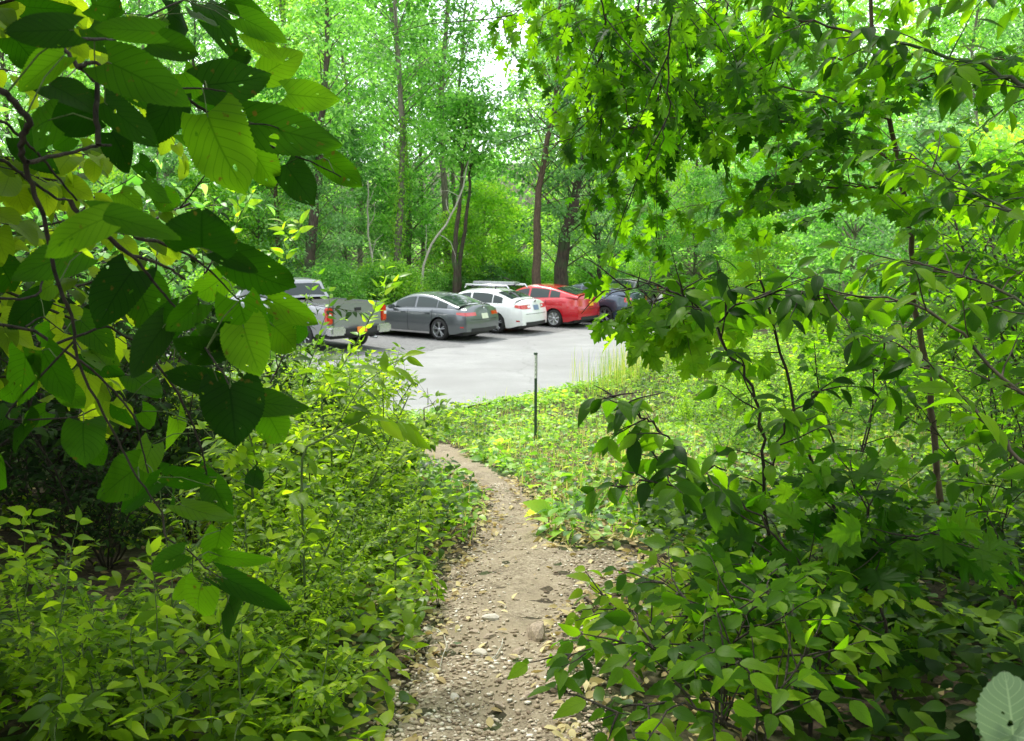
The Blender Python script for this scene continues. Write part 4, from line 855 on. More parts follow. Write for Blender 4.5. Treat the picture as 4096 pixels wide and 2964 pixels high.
carpet('leaf_litter', 9000, lambda x, y: (np.abs(x) < .75*y+1.5) & (rng.random(len(x)) < np.where(trail_in(x, y, -.1), .05, np.where((x < -.3*y) | (x > .3*y), .15, 1))), (-6, 6, 1.2, 9), 'small', .055, 'dead_leaf', 'brown dead leaves scattered under the shrubs', .02, 'leaf litter', .5)
carpet('woods_undergrowth', 60000, lambda x, y: (y > back_y(x)+.3) & (np.abs(x) < .62*y+4), (-66, 70, 26, 104), 'quad', .32, 'far_leaf', 'green undergrowth covering the floor of the woods behind the lot', .7)
carpet('woods_edge_cover', 9000, lambda x, y: (y > edge_y(x)*0+14) & (y < edge_y(x)-.3) & (x > 4), (4, 26, 14, 50), 'quad', .15, 'far_leaf_yellow', 'bright leafy undergrowth right of the parking lot', .6)
pass

carpet('shade_seedlings', 9000, lambda x, y: offtrail(x, y) & (x > .75+.03*y) & (np.abs(x) < .7*y+.8), (.6, 6, 1.3, 7), 'ovate', .085, 'floor_shade_tint', 'dark leafy seedlings covering the shaded ground at the lower right', .34)
carpet('shade_seedlings', 5000, lambda x, y: offtrail(x, y) & (x < -.42) & (np.abs(x) < .7*y+.8) & ~((y > 3.9) & (x < -.30*y) & (rng.random(len(x)) < .8)), (-6, -.4, 1.3, 6.5), 'ovate', .075, 'shrub', 'dark leafy seedlings covering the shaded ground at the lower left', .3)
carpet('plantain', 1500, lambda x, y: (y > 5.6) & (y < edge_y(x)-.2) & ~trail_in(x, y, .0) & (vnoise(x, y, 2.1, 12) > .15) & (trail_in(x, y, .7) | (y > edge_y(x)-1.8)), (-3, 4, 5.6, 21), 'ovate', .17, 'weed', 'big broad weed leaves beside the trail', .13)
blades('bent_grass', 2200, lambda x, y: verge(x, y) & (x > -3), (-3, 7, 5.7, 20), .14, .34, 'grass', 'long bent grass blades on the verge', 1.1, .007)
# ------------------------------------------------------------------ foreground left: a linden reaching in from outside the frame, leaf by leaf
# (base x, base y, tip x, tip y, width) read in photograph pixels/4, with a depth; each one is a real leaf at that place
HL = [(345,140,0,150,140,1.15),(740,150,415,120,105,1.3),(505,290,835,440,210,1.35),(700,200,945,245,130,1.5),(955,400,1255,375,190,1.6),(970,530,1060,850,290,1.55),
 (1165,570,1590,695,200,1.7),(1345,440,1585,470,135,1.9),(1245,345,1395,240,140,2.0),(1125,80,1335,180,110,1.9),(1160,150,1325,250,90,1.9),(1095,250,1225,290,70,1.8),
 (915,60,1015,175,75,1.7),(1515,740,1715,880,120,1.9),(1340,770,1462,955,150,1.9),(1175,690,1300,885,150,1.85),(830,430,745,640,165,1.8),(490,480,735,685,135,1.5),
 (450,520,210,560,200,1.6),(240,560,10,640,190,1.4),(300,260,60,420,125,1.3),(230,400,420,460,140,1.5),(520,620,645,800,130,1.9),(680,850,757,940,80,2.0),
 (480,1030,135,1165,150,1.05),(440,1000,810,1075,125,1.1),(948,1160,935,985,310,1.2),(1000,1180,1235,1270,85,1.3),(1110,1230,1395,1425,190,1.5),(622,1270,440,1500,205,1.7),
 (385,1180,85,1255,160,1.5),(1255,1400,1508,1525,115,1.6),(1330,1480,1400,1660,160,1.8),(1120,1410,1200,1700,215,1.4),(835,1470,605,1650,150,1.5),(930,1420,780,1560,120,1.4),
 (1060,1560,850,1620,120,1.4),(930,1570,1115,1640,110,1.4),(1045,1300,890,1420,130,1.7),(640,1330,750,1580,200,1.8),(190,1400,30,1545,130,1.8),(375,1500,535,1650,140,1.9),
 (120,30,330,60,120,2.2),(430,20,640,60,120,2.1),(790,60,930,130,120,2.2),(960,20,1090,170,120,2.3),(1060,0,1220,60,100,2.2),(560,330,720,480,150,2.2),(60,170,200,330,150,2.3),(880,620,1180,770,120,2.1),(1180,600,1330,720,120,2.2),
 (100,640,240,800,140,2.2),(330,640,250,700,90,2.3),(650,760,745,830,90,2.3),(750,900,830,1000,110,2.3),(560,900,650,960,100,2.3),(10,1250,100,1400,150,1.9),(250,1330,150,1400,100,2.0),
 (700,180,860,120,110,2.0),(420,130,520,230,110,2.1),(860,340,930,460,110,2.2),(980,470,920,520,90,2.2)]
HL2 = [(100,115,100,290,125,1.5),(165,100,285,292,125,1.5),(88,385,120,500,140,1.6),(330,378,315,505,160,1.6),(545,560,368,685,150,1.6),(620,620,430,755,85,1.7),
 (845,640,905,770,110,1.8),(715,710,945,805,85,1.7),(905,238,935,470,230,1.3),(955,290,1210,345,105,1.35),(1055,350,1150,510,130,1.5),(870,810,845,970,110,1.6),(865,910,1030,948,62,1.6),
 (795,1030,740,1195,150,1.5),(880,995,1160,1128,95,1.45),(900,1090,965,1200,190,1.55),(725,900,585,960,90,1.5),(650,0,480,215,120,1.5),(830,110,700,75,110,1.4),(830,110,935,75,90,1.4),
 (960,0,1003,190,180,1.3),(870,250,620,150,110,1.5),(1075,0,1200,100,140,1.7),(40,330,0,395,80,1.7),(180,340,90,395,80,1.8),(480,330,520,420,80,1.9),(700,370,740,560,90,2.0),(560,340,640,410,80,2.0),
 (360,470,420,560,90,1.9),(640,590,770,640,90,1.9),(690,700,650,640,60,1.9),(200,20,120,80,80,1.9),(420,160,330,60,100,2.0),(350,100,470,200,110,2.1),(760,1010,690,1090,80,1.6),(1000,640,1010,560,70,2.0),
 (600,470,560,600,100,1.9),(520,200,640,300,100,2.1),(60,250,0,300,80,2.0),(250,250,340,330,90,2.1),(780,560,860,640,80,2.0)]
lin = empty('linden_tree', (-2.3, -.3, float(gz(-2.3, -.3))), 0, 'broad heart shaped leaves on dark branches reaching in close to the camera', 'tree')
LO = np.array(lin.location)
tb = Tubes()
T0 = LO + (0, 0, 0)
tb.add(np.array([T0+(0, 0, -.2), T0+(.05, .05, 1.2), T0+(.0, .1, 2.6), T0+(-.1, 0, 5.5), T0+(-.2, -.1, 9)])-LO, [.13, .11, .10, .07, .03], 12)
link('trunk', tb.mesh('trunk', M['bark_dark']), lin)
def limb(pix, d0, d1, r0, r1, root=None, nm='branch', parent=lin, org=LO, mat='twig', k=7):
    P = np.array([at(px, py, d0+(d1-d0)*i/(len(pix)-1)) for i, (px, py) in enumerate(pix)])
    if root is not None: P = np.concatenate([[root], P])
    f = np.linspace(0, 1, len(P)*4); cs = np.linspace(0, 1, len(P)); P = np.stack([np.interp(f, cs, P[:, c]) for c in range(3)], 1)
    P[1:-1] = (P[:-2]+2*P[1:-1]+P[2:])/4; P[1:-1] += rng.normal(size=(len(P)-2, 3))*r1*.45
    t = Tubes(); t.add(P-org, np.linspace(r0, r1, len(P)), k); link(nm, t.mesh(nm, M[mat]), parent); return P
s2 = .2133; c2 = lambda *p: [(x*s2, y*s2) for x, y in p]
s5 = .2534; c5 = lambda *p: [(x*s5, 325+y*s5) for x, y in p]
LB = []
LB.append(limb(c2((0, 410), (80, 490), (150, 575), (110, 620), (90, 700), (120, 770), (150, 880), (205, 1010)), 1.2, 1.35, .0052, .0036, T0+(0, .1, 2.0)))
LB.append(limb(c2((260, 1290), (300, 1400), (345, 1500), (350, 1640)) + c5((330, 210), (400, 330), (470, 470), (540, 600), (640, 740)), 1.4, 1.55, .0034, .0016, LB[0][-1]))
LB.append(limb(c2((130, 760), (220, 740), (330, 715), (460, 680), (520, 680)), 1.3, 1.45, .0036, .002, None))
LB.append(limb(c2((462, 680), (450, 560), (458, 385), (370, 310), (300, 230), (290, 190)), 1.4, 1.45, .0045, .003, None))
LB.append(limb(c2((370, 310), (440, 290), (510, 330)), 1.42, 1.45, .004, .002, None))
LB.append(limb(c2((300, 190), (440, 180), (540, 190), (700, 70), (860, 0)), 1.45, 1.9, .003, .002, None))
LB.append(limb(c2((500, 330), (700, 400), (830, 430), (960, 520), (1080, 590), (1200, 660), (1330, 710), (1440, 750), (1600, 830)), 1.5, 1.85, .0038, .0013, None))
LB.append(limb(c2((720, 420), (940, 412), (1060, 430)), 1.55, 1.6, .002, .0012, None))
LB.append(limb(c2((1090, 585), (1250, 580), (1400, 640)), 1.65, 1.75, .0018, .001, None))
LB.append(limb(c2((0, 550), (90, 640), (170, 710), (270, 830), (360, 940)), 1.6, 1.8, .0034, .002, T0+(0, .2, 1.9)))
LB.append(limb(c2((0, 735), (60, 790), (150, 850), (260, 930), (330, 940)), 1.5, 1.7, .0038, .0022, T0+(0, .2, 1.7)))
LB.append(limb(c2((330, 940), (420, 1080), (500, 1100), (590, 1190), (700, 1220), (800, 1260), (870, 1310)), 1.35, 1.5, .004, .002, None))
LB.append(limb(c2((500, 1100), (640, 1220), (720, 1320), (800, 1420), (900, 1540)), 1.35, 1.5, .003, .0015, None))
LB.append(limb(c2((630, 1110), (760, 1140), (900, 1200), (1010, 1290), (1110, 1400)), 1.35, 1.6, .003, .0012, None))
LB.append(limb(c2((0, 1400), (100, 1405), (190, 1380), (200, 1300)), 1.6, 1.7, .003, .002, T0+(0, .2, 1.5)))
LB.append(limb(c2((120, 1530), (200, 1480), (300, 1560)), 1.7, 1.8, .002, .001, None))
LB.append(limb(c5((110, 0), (190, 60), (280, 120), (370, 180), (450, 260), (530, 360), (560, 480), (590, 600)), 1.7, 1.8, .0035, .0015, T0+(0, .3, 1.45)))
LB.append(limb(c5((420, 0), (520, 60), (600, 130)), 1.8, 1.9, .003, .002, LB[-1][10]))
LB.append(limb(c5((830, 120), (880, 190), (910, 245)), 1.35, 1.3, .002, .0012, LB[12][-1]))
LB.append(limb(c5((700, 260), (760, 390), (800, 500), (815, 600)), 1.9, 2.0, .003, .002, LB[-2][-1]))
LB.append(limb(c5((0, 370), (140, 375), (300, 365), (380, 330)), 1.6, 1.65, .002, .0014, LB[1][16]))
LB.append(limb(c5((640, 740), (650, 840), (760, 900), (810, 960), (880, 1000)), 1.55, 1.5, .002, .001, None))
allb = np.concatenate(LB)
hv = Leaves('heart'); pt = Tubes()
def hero(lst, s, oy):
    for bx, by, tx_, ty_, wd, d in lst:
        b = at(bx*s, oy+by*s, d); t = at(tx_*s, oy+ty_*s, d*random.uniform(.94, 1.06)); v = t-b; Ln = np.linalg.norm(v); W_ = wd*s/FPX*d
        view = nrm(-(b-np.array([0, 0, CAMZ]))); sdv = nrm(np.cross(v, view))
        # tilt: foreshortened leaves are wider than they look
        k = random.uniform(0, .5); W_ /= math.cos(k); n = nrm(view*math.cos(k) + sdv*math.sin(k)*random.choice((-1, 1)))
        if n[2] < -.1 and random.random() < .5: n = -n
        hv.add(b-LO, v, n, Ln, W_*1.08)
        q = allb[np.argmin(np.linalg.norm(allb-b, axis=1))]; m = (q+b)/2 + (0, 0, .01)
        if np.linalg.norm(q-b) < .16: pt.add(np.array([q, m, b, b+v*.06])-LO, [.0014, .0011, .0010, .0008], 4)
hero(HL, s2, 0); hero(HL2, s5, 325)
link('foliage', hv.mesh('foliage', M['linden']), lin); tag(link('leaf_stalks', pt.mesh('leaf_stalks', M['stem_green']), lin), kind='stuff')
# the rest of the linden's own crown, behind the traced leaves and above the frame
lspec = dict(levels=1, gap=[.22], bare=[.05], sub=.5, lift=[-.01, -.03], wig=.12, fwd=.7, leaf=dict(size=.105, gap=.07, ratio=.85, droop=.7, start=.15, jn=.35, petiole=.3, facing=(.1, -.5, .8)))
tb = Tubes(); lv = Leaves('heartlo')
for i in range(46):
    z = 1.2+2.4*i/46; az = random.uniform(.45, 1.5)
    grow(tb, lv, np.array([.0, .1, z]), (math.cos(az)*.75, math.sin(az), .05), random.uniform(1.4, 2.6), .010, lspec)
for i in range(16):
    z = random.uniform(3.0, 6.5); az = random.uniform(-1.5, 2.5)
    grow(tb, lv, np.array([.0, .1, z]), (math.cos(az), math.sin(az), .3), random.uniform(1.6, 2.8), .014, lspec)
def cull(lv, org, dmin, keep=None):                # nothing closer to the camera than dmin
    for i in range(len(lv.P)):
        p = lv.P[i]+org; d = np.linalg.norm(p-np.array([0, 0, CAMZ]), axis=1); u = p[:, 1]; v = (p[:, 2]-CAMZ)/np.maximum(u, .01); h = p[:, 0]/np.maximum(u, .01)
        m = d > dmin
        if keep is not None: m &= keep(h, v, u)
        lv.P[i] = lv.P[i][m]; lv.Y[i] = lv.Y[i][m]; lv.N[i] = lv.N[i][m]; lv.S[i] = lv.S[i][m]; lv.R[i] = lv.R[i][m]
# the traced branch ends where the photograph shows the open view, so do these
cull(lv, LO, 1.7, lambda h, v, u: ~((h > np.where(v > .1, -.20, -.30)) & (h < .6) & (v < .35) & (u > .3)) & ~((h > -.6) & (v < -.12) & (u > .3)))
tb.cull(LO, lambda h, v, u, d: (d < 1.5) | ((h > -.36) & (h < .6) & (v < .35) & (u > .3)))
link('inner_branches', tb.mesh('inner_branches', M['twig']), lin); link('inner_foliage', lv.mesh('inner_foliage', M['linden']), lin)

l2 = empty('linden_tree', (-4.1, 3.0, float(gz(-4.1, 3.0))), 0, 'second linden behind the close branches, its lit leaves filling the upper left', 'tree'); L2 = np.array(l2.location)
tb = Tubes(); lv = Leaves('heartlo'); tb.add(np.array([(0, 0, -.2), (.05, 0, 1.5), (0, .1, 3), (-.1, .1, 6), (-.1, 0, 8.5)]), [.12, .10, .09, .06, .03], 10)
for i in range(66):
    z = 1.15+4.6*(i/66)**1.1; az = random.uniform(-.55, 1.15)
    grow(tb, lv, np.array([.0, .1, z]), (math.cos(az), math.sin(az), .02 if z < 2.2 else .12), random.uniform(1.7, 3.0), .012, {**lspec, 'leaf': {**lspec['leaf'], 'size': .115, 'gap': .075}})
edge2 = lambda v: np.interp(v, [-.25, -.19, -.05, .02, .1, .3], [-.42, -.38, -.33, -.28, -.20, -.19])
cull(lv, L2, 1.9, lambda h, v, u: (h < edge2(v)) & (v > -.24)); tb.cull(L2, lambda h, v, u, d: (h > edge2(v)-.03) | (v < -.24))
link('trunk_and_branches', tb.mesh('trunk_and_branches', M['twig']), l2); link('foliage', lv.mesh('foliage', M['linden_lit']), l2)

# ------------------------------------------------------------------ shrubs left of the trail
def sh(kind, i, x, y, s, label, group, mat=None):
    return plant(label_name[kind], SH[kind][i % len(SH[kind])], (x, y, float(gz(x, y))-.02), random.uniform(0, 6.28), s, label, 'shrub', group)
label_name = dict(burning='leafy_shrub', bright='leafy_shrub', sapling='sapling', maple='maple_sapling', glossy='large_shrub', glossy_bright='large_shrub')
G1, G2 = 'leafy shrubs in the thicket left of the trail', 'bright shrubs between trail and parking lot, left side'
for i, (x, y, s) in enumerate([(-1.05, 3.3, .62), (-1.3, 3.9, .5), (-1.25, 4.7, .85), (-1.2, 5.5, .9), (-1.6, 6.3, 1.0), (-1.15, 7.2, .85), (-1.5, 8.1, .95), 
                               (-.95, 4.1, .5), (-.78, 2.7, .36), (-.82, 3.3, .38), (-.85, 4.9, .45), (-.95, 3.7, .4), (-1.35, 6.9, .9), (-1.7, 7.8, 1.0), (-1.0, 6.2, .6), (-2.2, 8.7, 1.1), (-1.9, 9.6, 1.0), (-1.25, 2.7, .45), (-1.6, 2.9, .5)]):
    sh('burning', i, x, y, s, 'small leaved green shrub in the thicket left of the trail', G1)
for i, (x, y, s) in enumerate([(-2.5, 10.2, 1.05), (-3.3, 9.8, 1.2), (-2.7, 11.4, 1.0), (-4.2, 10.8, 1.3), (-3.6, 12.2, 1.2), (-5.2, 12.3, 1.3), (-3.0, 12.9, .9), (-4.6, 13.8, 1.1), (-6.2, 11.5, 1.5), (-6.8, 13.6, 1.4), (-2.6, 13.6, .6), (-3.8, 8.8, 1.3)]):
    sh('bright', i, x, y, s, 'bright yellow green shrub near the left corner of the parking lot', G2)
for i, (x, y, s) in enumerate([(-5.6, 8.2, 1.4), (-7.2, 9.6, 1.5), (-8.5, 12, 1.6), (-5.0, 9.6, 1.2)]):
    sh('glossy_bright', i, x, y, s, 'large leafy shrub filling the left side behind the linden branches', 'large shrubs behind the linden branches')
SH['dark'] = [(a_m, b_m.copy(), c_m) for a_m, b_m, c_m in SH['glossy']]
for _, b_m, _ in SH['dark']: b_m.materials.clear(); b_m.materials.append(M['leaf_shade_tint'])
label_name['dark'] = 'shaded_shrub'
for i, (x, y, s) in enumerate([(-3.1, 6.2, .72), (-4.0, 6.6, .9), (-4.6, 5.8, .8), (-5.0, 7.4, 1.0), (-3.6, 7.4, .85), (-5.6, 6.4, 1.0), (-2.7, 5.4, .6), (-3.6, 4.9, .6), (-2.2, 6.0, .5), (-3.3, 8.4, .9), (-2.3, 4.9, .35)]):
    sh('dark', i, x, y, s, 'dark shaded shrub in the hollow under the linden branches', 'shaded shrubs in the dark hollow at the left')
# shrub tips that stand up in front of the lot
def shoot(pix, d, label, leaf=.06, mat='shrub_bright', kind='small', gap=.04, r=.006, root=True, ratio=.42, droop=-.25, subs=0):
    P = np.array([at(px, py, d+.1*i) for i, (px, py) in enumerate(pix)])
    if root: b = P[0].copy(); b[2] = float(gz(b[0], b[1])); P = np.concatenate([[b], P])
    f = np.linspace(0, 1, len(P)*5); cs = np.linspace(0, 1, len(P)); P = np.stack([np.interp(f, cs, P[:, c]) for c in range(3)], 1); P[1:-1] = (P[:-2]+2*P[1:-1]+P[2:])/4
    org = P[0].copy(); P = P-org; o = empty('leafy_shoot', org, 0, label, 'shrub'); t = Tubes(); t.add(P, np.linspace(r, .0015, len(P)), 5); lv = Leaves(kind)
    leafy(lv, P, leaf, gap, ratio, droop, opp=True, start=.35 if root else .05, jn=.5, facing=(0, -.6, .8))
    for i in range(subs):
        q = P[int(len(P)*(.45+.5*i/subs))]; W_ = walk(q, nrm(UP*.7+rv(.6)), random.uniform(.2, .45), 4, .15, .1); t.add(W_, [.003, .0025, .002, .0015, .001], 4); leafy(lv, W_, leaf*.9, gap, ratio, droop, opp=True, jn=.5)
    link('stem', t.mesh('stem', M['stem_green']), o); link('foliage', lv.mesh('foliage', M[mat]), o); return o
shoot([(225, 260), (240, 215), (255, 190), (268, 168)], 7.5, 'yellow tipped shoot rising before the forest above the pickup cab', .13, gap=.09, subs=2)
shoot([(268, 300), (280, 270), (292, 245), (300, 224)], 8, 'yellow tipped shoot just left of the dark trunk above the pickup', .13, gap=.09, subs=3)
shoot([(300, 390), (315, 350), (322, 325), (330, 305), (328, 292)], 7, 'bright shoot standing in front of the pickup tail light', .09, gap=.085, subs=1)
shoot([(300, 420), (330, 385), (352, 352), (372, 315), (390, 285), (396, 278)], 6.5, 'tall arching bright shoot crossing in front of the grey sedan', .10, gap=.07, subs=3)
shoot([(345, 400), (365, 378), (385, 368), (400, 358), (417, 350)], 8, 'thin dark leaved shoot reaching over the pale asphalt', .07, gap=.07, subs=1)
shoot([(300, 330), (308, 300), (312, 286), (318, 275)], 9, 'short bright shoot in front of the pickup bed', .09, gap=.1, subs=1)
shoot([(330, 420), (352, 395), (362, 375)], 7.5, 'leafy bright shoot at the left corner of the asphalt', .09, gap=.06, subs=5)
shoot([(300, 450), (340, 430), (372, 415), (405, 425)], 3.4, 'shoot with large dark pointed leaves left of the lot edge', .12, 'shrub', 'cherry', .07, subs=4, droop=.3)
shoot([(395, 560), (420, 550), (440, 600), (432, 640)], 4.2, 'drooping leafy sprig at the left edge of the trail', .07, 'shrub', 'small', .06, subs=3, droop=.4)
for i, (px, py, d) in enumerate([(60, 610, 2.6), (120, 625, 2.8), (170, 600, 2.7), (215, 640, 2.6), (150, 680, 2.4), (60, 690, 2.3), (260, 610, 3.0), (320, 680, 2.7), (240, 700, 2.4), (30, 560, 3.0)]):
    shoot([(px-6, py+40), (px, py+15), (px+4, py)], d, 'low yellow lit seedling under the linden at the left bottom', .07, 'shrub', 'ovate', .05, r=.003, subs=4, ratio=.5, droop=.1)['group'] = 'low seedlings under the linden'
tw = Tubes(); P = np.array([at(424, 408, 12.5), at(430, 402, 12.4), at(436, 396, 12.4)]); g0 = P[0].copy(); g0[2] = float(gz(g0[0], g0[1])); 
tw.add([g0, P[0], at(432, 405, 12.5), at(436, 400, 12.5)], [.012, .01, .008, .004], 5); tw.add([at(428, 405, 12.5), at(428, 395, 12.5), at(427, 388, 12.5)], [.007, .005, .003], 5)
tag(link('bare_twig', tw.mesh('bare_twig', M['bark_brown'])), 'bare forked brown twig standing where the trail meets the lot', 'twig')

# ------------------------------------------------------------------ right side: saplings, maple and cherry branches
def hang(name, limbs, label, cat, leafmat, kind, spec, root, bark='twig', keep=None, dmin=.9):
    """limbs: (pixels, d0, d1, r0, r1, leaf gap). One plant whose limbs follow the photograph"""
    o = empty(name, root, 0, label, cat); org = np.array(root); lv = Leaves(kind); tb = Tubes(); Ps = []
    for pix, d0, d1, r0, r1, sub, start in limbs:
        P = np.array([at(px, py, d0+(d1-d0)*i/(len(pix)-1)) for i, (px, py) in enumerate(pix)])
        if start == 'root': P = np.concatenate([[org], P])
        f = np.linspace(0, 1, len(P)*4); cs = np.linspace(0, 1, len(P)); P = np.stack([np.interp(f, cs, P[:, c]) for c in range(3)], 1); P[1:-1] = (P[:-2]+2*P[1:-1]+P[2:])/4
        P[1:-1] += rng.normal(size=(len(P)-2, 3))*.006; Ps.append(P); P = P-org
        tb.add(P, np.linspace(r0, r1, len(P)), 7)
        k = int(sub); sg = 1; ln = np.linalg.norm(np.diff(P, axis=0), axis=1).sum()
        for i in range(k):
            j = max(1, min(len(P)-2, int(len(P)*((.12 if start != 'root' else spec.get('t0', .4))+(.86-(0 if start != 'root' else spec.get('t0', .4)-.12))*(i+random.random()*.5)/k)))); d = nrm(P[j+1]-P[j]); side = nrm(np.cross(d, UP+rv(.3)))*sg; sg = -sg
            W_ = walk(P[j], nrm(d*.5+side*.8+UP*spec['up']+rv(.2)), spec['len']*random.uniform(.5, 1.2)*(1-.3*i/k), 5, .1, spec['lift']); tb.add(W_, np.linspace(.0035, .0012, 6), 4)
            leafy(lv, W_, **spec['leaf'])
        if start != 'root': leafy(lv, P[2:], **{**spec['leaf'], 'gap': spec['leaf']['gap']*1.4})
    cull(lv, org, dmin, keep)
    link('branches', tb.mesh('branches', M[bark]), o); link('foliage', lv.mesh('foliage', M[leafmat]), o); return Ps
mspec = dict(len=.75, up=.0, lift=-.02, t0=.3, leaf=dict(size=.105, gap=.08, ratio=1.0, droop=.55, opp=True, start=.15, jn=.4, petiole=.45, facing=(-.1, -.35, .9)))
cspec = dict(len=.42, up=.1, lift=-.03, t0=.3, leaf=dict(size=.10, gap=.055, ratio=.45, droop=.55, start=.1, jn=.4, petiole=.12, facing=(-.1, -.3, .9)))
ospec = dict(len=.9, up=-.1, lift=-.05, t0=.2, leaf=dict(size=.13, gap=.085, ratio=.75, droop=.8, start=.1, jn=.45, petiole=.2, facing=(-.1, -.5, .7)))
def gr(px, d): q = gp(px, d); return (float(q[0]), float(q[1]), float(q[2])-.03)
hang('young_maple', [([(944, 560), (939, 480), (930, 390), (915, 300), (911, 245), (900, 170), (888, 119), (875, 60), (868, -20), (860, -120)], 6.0, 5.6, .026, .010, 16, 'root'),
                     ([(900, 198), (880, 188), (862, 186), (830, 186), (793, 184), (760, 190)], 5.6, 5.0, .007, .003, 12, ''),
                     ([(892, 160), (870, 148), (843, 135), (793, 121), (730, 118), (668, 118), (620, 130)], 5.6, 4.8, .009, .003, 16, ''),
                     ([(888, 119), (850, 105), (810, 92), (760, 85), (700, 90)], 5.6, 5.2, .007, .003, 14, ''),
                     ([(878, 70), (840, 60), (790, 40), (740, 35), (690, 40)], 5.6, 5.6, .007, .003, 12, ''),
                     ([(905, 220), (930, 200), (960, 190), (1000, 200)], 5.6, 5.4, .006, .003, 10, ''),
                     ([(885, 100), (920, 80), (970, 60), (1020, 60)], 5.6, 5.2, .006, .003, 10, '')],
     'young maple with slender brown trunk and flat layered branches', 'tree', 'maple', 'maple', mspec, gr(944, 6.1), 'bark_brown', keep=lambda h, v, u: h > np.interp(v, [-.05, 0, .1, .2], [.14, .12, .10, .08]))
hang('cherry_tree', [([(1060, 110), (1024, 86), (980, 66), (932, 51), (870, 36), (807, 22), (760, 10)], 3.2, 3.8, .010, .003, 22, ''),
                     ([(1100, 240), (1024, 216), (971, 194), (930, 168), (898, 146)], 3.0, 4.0, .007, .002, 14, ''),
                     ([(1100, 420), (1022, 400), (960, 330), (900, 300), (850, 296), (800, 300)], 2.6, 3.2, .007, .002, 11, ''),
                     ([(1100, 500), (1022, 461), (990, 423), (948, 378), (900, 345), (860, 335)], 2.4, 3.0, .007, .002, 7, ''),
                     ([(1080, 330), (1000, 290), (940, 270), (890, 262)], 2.8, 3.4, .006, .002, 18, ''),
                     ([(1080, 0), (1020, -10), (940, -20), (860, -30), (780, -20)], 3.2, 3.8, .010, .003, 20, '')],
     'dark cherry branches with pointed glossy leaves entering from the right edge', 'tree', 'cherry', 'cherry', {**cspec, 'len': .38}, (2.9, 2.6, float(gz(2.9, 2.6))), 'bark_dark')
tr0 = Tubes(); ct = bpy.data.objects['cherry_tree']; tr0.add(np.array([(0, 0, -.2), (.02, 0, 1.2), (.0, .05, 2.4), (-.05, .1, 4.5)]), [.055, .05, .042, .02], 10); link('trunk', tr0.mesh('trunk', M['bark_dark']), ct)
hang('oak_tree', [([(590, -60), (600, -10), (606, 30), (600, 70)], 4.6, 4.6, .006, .002, 9, ''), ([(560, -60), (540, -10), (520, 12), (500, 20)], 5.2, 5.2, .005, .002, 7, ''),
                  ([(650, -60), (640, 0), (625, 60), (610, 110), (600, 150)], 4.8, 5.0, .006, .002, 16, ''), ([(700, -60), (690, 10), (668, 50), (655, 110), (640, 150)], 5.0, 5.2, .006, .002, 14, ''),
                  ([(672, -60), (670, 0), (669, 60), (668, 119), (660, 150)], 3.9, 3.9, .006, .002, 3, ''), ([(760, -60), (740, -10), (700, 20), (670, 30)], 4.8, 5.2, .006, .002, 12, ''),
                  ([(560, -80), (575, 0), (566, 20), (580, 60)], 5.4, 5.2, .005, .002, 9, ''), ([(740, -60), (720, 60), (690, 130), (650, 170), (625, 200)], 5.4, 5.6, .006, .002, 12, ''),
                  ([(800, -60), (790, 20), (770, 70)], 5.0, 5.2, .006, .002, 10, '')],
     'oak boughs with lobed leaves hanging down at the top centre right', 'tree', 'maple', 'oak', ospec, (3.6, 3.0, float(gz(3.6, 3.0))), 'twig', keep=lambda h, v, u: h > np.interp(v, [-.05, 0, .06, .1, .15, .2, .3], [.10, .09, .06, .05, .035, -.01, -.03]))
ob = bpy.data.objects.get('oak_tree.001') or bpy.data.objects['oak_tree']; tr1 = Tubes()
tr1.add(np.array([(0, 0, -.3), (.05, .1, 2.5), (.0, .3, 5), (-.1, .5, 9)]), [.20, .17, .14, .08], 12)
top = np.array([-.0, .35, 3.9])
for px, d in ((590, 4.6), (560, 5.2), (650, 4.8), (700, 5.0), (672, 3.9), (760, 4.8), (560, 5.4), (740, 5.4), (800, 5.0)):
    e_ = at(px, -60 if (px, d) != (560, 5.4) else -80, d)-np.array(ob.location); tr1.add([top, (top+e_)/2+(0, 0, .35), e_], [.03, .015, .006], 7)
link('trunk', tr1.mesh('trunk', M['bark_grey']), ob)
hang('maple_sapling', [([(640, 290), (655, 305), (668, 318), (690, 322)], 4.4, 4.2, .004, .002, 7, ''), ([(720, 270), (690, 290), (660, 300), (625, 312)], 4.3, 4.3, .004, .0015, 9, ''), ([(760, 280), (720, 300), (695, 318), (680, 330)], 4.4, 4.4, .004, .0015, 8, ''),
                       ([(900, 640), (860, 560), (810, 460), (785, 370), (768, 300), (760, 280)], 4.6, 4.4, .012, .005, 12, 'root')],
     'maple sapling whose pointed leaves hang in front of the far asphalt', 'small tree', 'maple_lit', 'maple', {**mspec, 'len': .30, 'leaf': {**mspec['leaf'], 'size': .12, 'gap': .11, 'droop': 1.0}}, gr(900, 4.7), 'twig')
